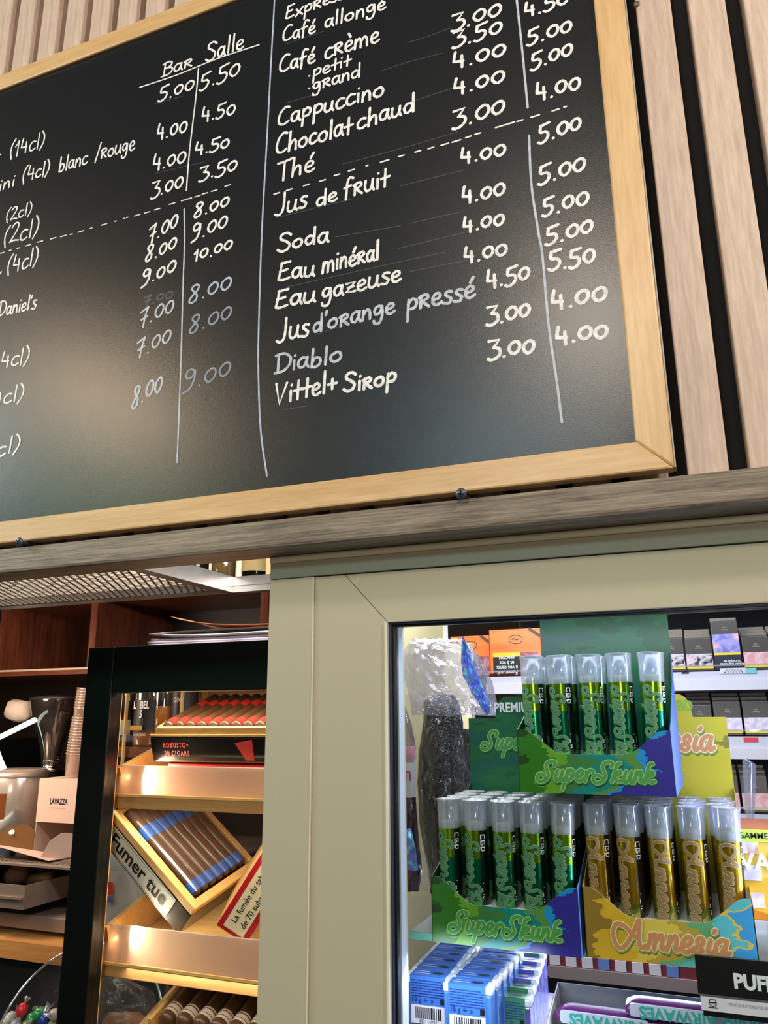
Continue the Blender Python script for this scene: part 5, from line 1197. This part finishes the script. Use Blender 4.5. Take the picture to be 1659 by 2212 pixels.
MB().lathe([(rw(40), zz(1641)), (rw(41), zz(1646)), (rw(36), zz(1648)), (rw(36), zz(1658)), (rw(60), zz(1659)), (rw(62), zz(1665)), (rw(58), zz(1668))], n=30).build('chrome_collar', m_chrome, gr)
MB().lathe([(rw(66), zz(1668)), (rw(66), 0)], n=24).build('motor_body', m_blackp, gr)
dz0, dz1 = at(30, 1788, .93).z, at(30, 1680, .93).z; dx = at(30, 1730, .99)
dr = thing('chrome_doser', 'chrome coffee canister with brown windows at the left picture edge', 'canister', (dx.x, .99, ztop+.0004))
rd = (at(80, 1730, .99).x-dx.x)*1.0
MB().lathe([(.001, 0), (rd, .001), (rd, dz1-ztop), (rd*.98, dz1-ztop+.003), (rd*.9, dz1-ztop+.012), (.001, dz1-ztop+.013)], n=36).build('drum', mat('satin_chrome', (196, 182, 172), .22, .55), dr)
MB().lathe([(rd+.002, dz1-ztop-.001), (rd+.003, dz1-ztop+.006), (rd*.9, dz1-ztop+.015), (.001, dz1-ztop+.016)], n=36).build('lid', m_steel, dr)
for a0_ in (-82, -120):
    MB().lathe([(rd+.0008, (dz1-ztop)*.44), (rd+.0008, (dz1-ztop)*.78)], n=6, a0=a0_, a1=a0_+24).build('brown_window', mat('brown_window', (104, 58, 32), .15), dr)
MB().tube([(rd*.3, -rd-.001, (dz1-ztop)*.12), (rd*.3, -rd-.008, (dz1-ztop)*.12)], .006, 10).build('button', m_blackp, dr)
# espresso machine edge with light bars and a cloth
em = thing('espresso_machine', 'espresso machine edge with bright light bars at the left picture border', 'coffee machine')
m_lb = mat('light_bar', (236, 255, 246), .3, emit=(226, 255, 240), estr=1.6)
MB().tube([at(-40, 1612, 1.0), at(0, 1592, 1.0), at(76, 1555, 1.0)], .0068, 8).build('light_bar', m_lb, em)
MB().tube([at(-20, 1590, 1.0), at(-2, 1640, 1.0), at(10, 1668, 1.0)], .0080, 8).build('light_bar', m_lb, em)
MB().tube([at(-30, 1806, .90), at(28, 1797, .90)], .0045, 8).build('light_bar', m_lb, em)
MB().box(-2.1, 1.12, ztop+.0004, at(-12, 1700, 1.12).x, 1.30, at(0, 1600, 1.02).z).build('housing', m_blackp, em)
MB().box(at(-40, 1700, .905).x, .905, ztop+.0004, at(26, 1812, .905).x, .92, at(20, 1802, .905).z).build('dark_block', mat('slate_block', (46, 56, 66), .4), em)
tag(MB().tube([at(16, 1545, 1.08), at(30, 1534, 1.08), at(52, 1538, 1.08), at(60, 1552, 1.08)], [.012, .030, .030, .010], 8).build('folded_cloth', mat('grey_cloth', (176, 158, 146), .9, bump=.4, bscale=90)), 'grey folded cloth above the bright light bar', 'cloth')
# candy jar
jc = at(165, 2250, .60)
cj = thing('candy_jar', 'open clear plastic candy jar with a slanting round rim, bottom left', 'jar', jc, (R(62), R(-10), R(18)))
rj = .145
MB().lathe([(rj+.002*cos(a), .002*sin(a)) for a in [k*pi/4 for k in range(9)]], n=48).build('rim', clear('jar_rim', (.9, .9, .95), .5, .45, (220, 214, 220)), cj)
MB().lathe([(rj, 0), (rj*1.05, -.03), (rj*1.0, -.09), (rj*.7, -.13), (.001, -.14)], n=40).build('bowl', clear('jar_plastic', (.86, .84, .86), .08, .12, (150, 140, 150), edge=.5), cj)
rc = random.Random(12); cols = [('red', (226, 60, 74)), ('green', (60, 150, 84)), ('blue', (46, 70, 170)), ('yellow-green', (170, 200, 90)), ('white', (220, 224, 226)), ('silver', (190, 180, 170))]
spots = [(48, 2182, 0), (70, 2200, 1), (22, 2200, 4), (95, 2205, 2), (60, 2215, 3), (118, 2192, 5), (84, 2190, 1), (34, 2216, 4), (108, 2215, 3), (10, 2214, 5)]
for i, (px, py, c) in enumerate(spots):
    p = at(px, py, .61+.004*(i % 3)); nm, cc = cols[c]
    t = thing('wrapped_candy', f'{nm} wrapped sweet in the clear jar, {("near the rim", "in the middle", "low in the jar", "beside the blue one", "under the red one", "by the black cabinet", "right of the red one", "low at the left", "low at the right", "at the picture corner")[i]}', 'sweet', p, (rc.uniform(-1, 1), rc.uniform(-1, 1), rc.uniform(-1, 1)), 'sweets in the jar')
    MB().lathe([(.0001, -.012), (.007, -.009), (.0105, 0), (.007, .009), (.0001, .012)], n=10).build('sweet', mat(f'candy_{nm.replace("-", "_")}', cc, .2, .1), t)
    MB().lathe([(.0008, .0115), (.007, .020)], n=8).lathe([(.0008, -.0115), (.007, -.020)], n=8).build('twisted_ends', clear('candy_wrap', (.95, .95, .95), .3, .3), t)
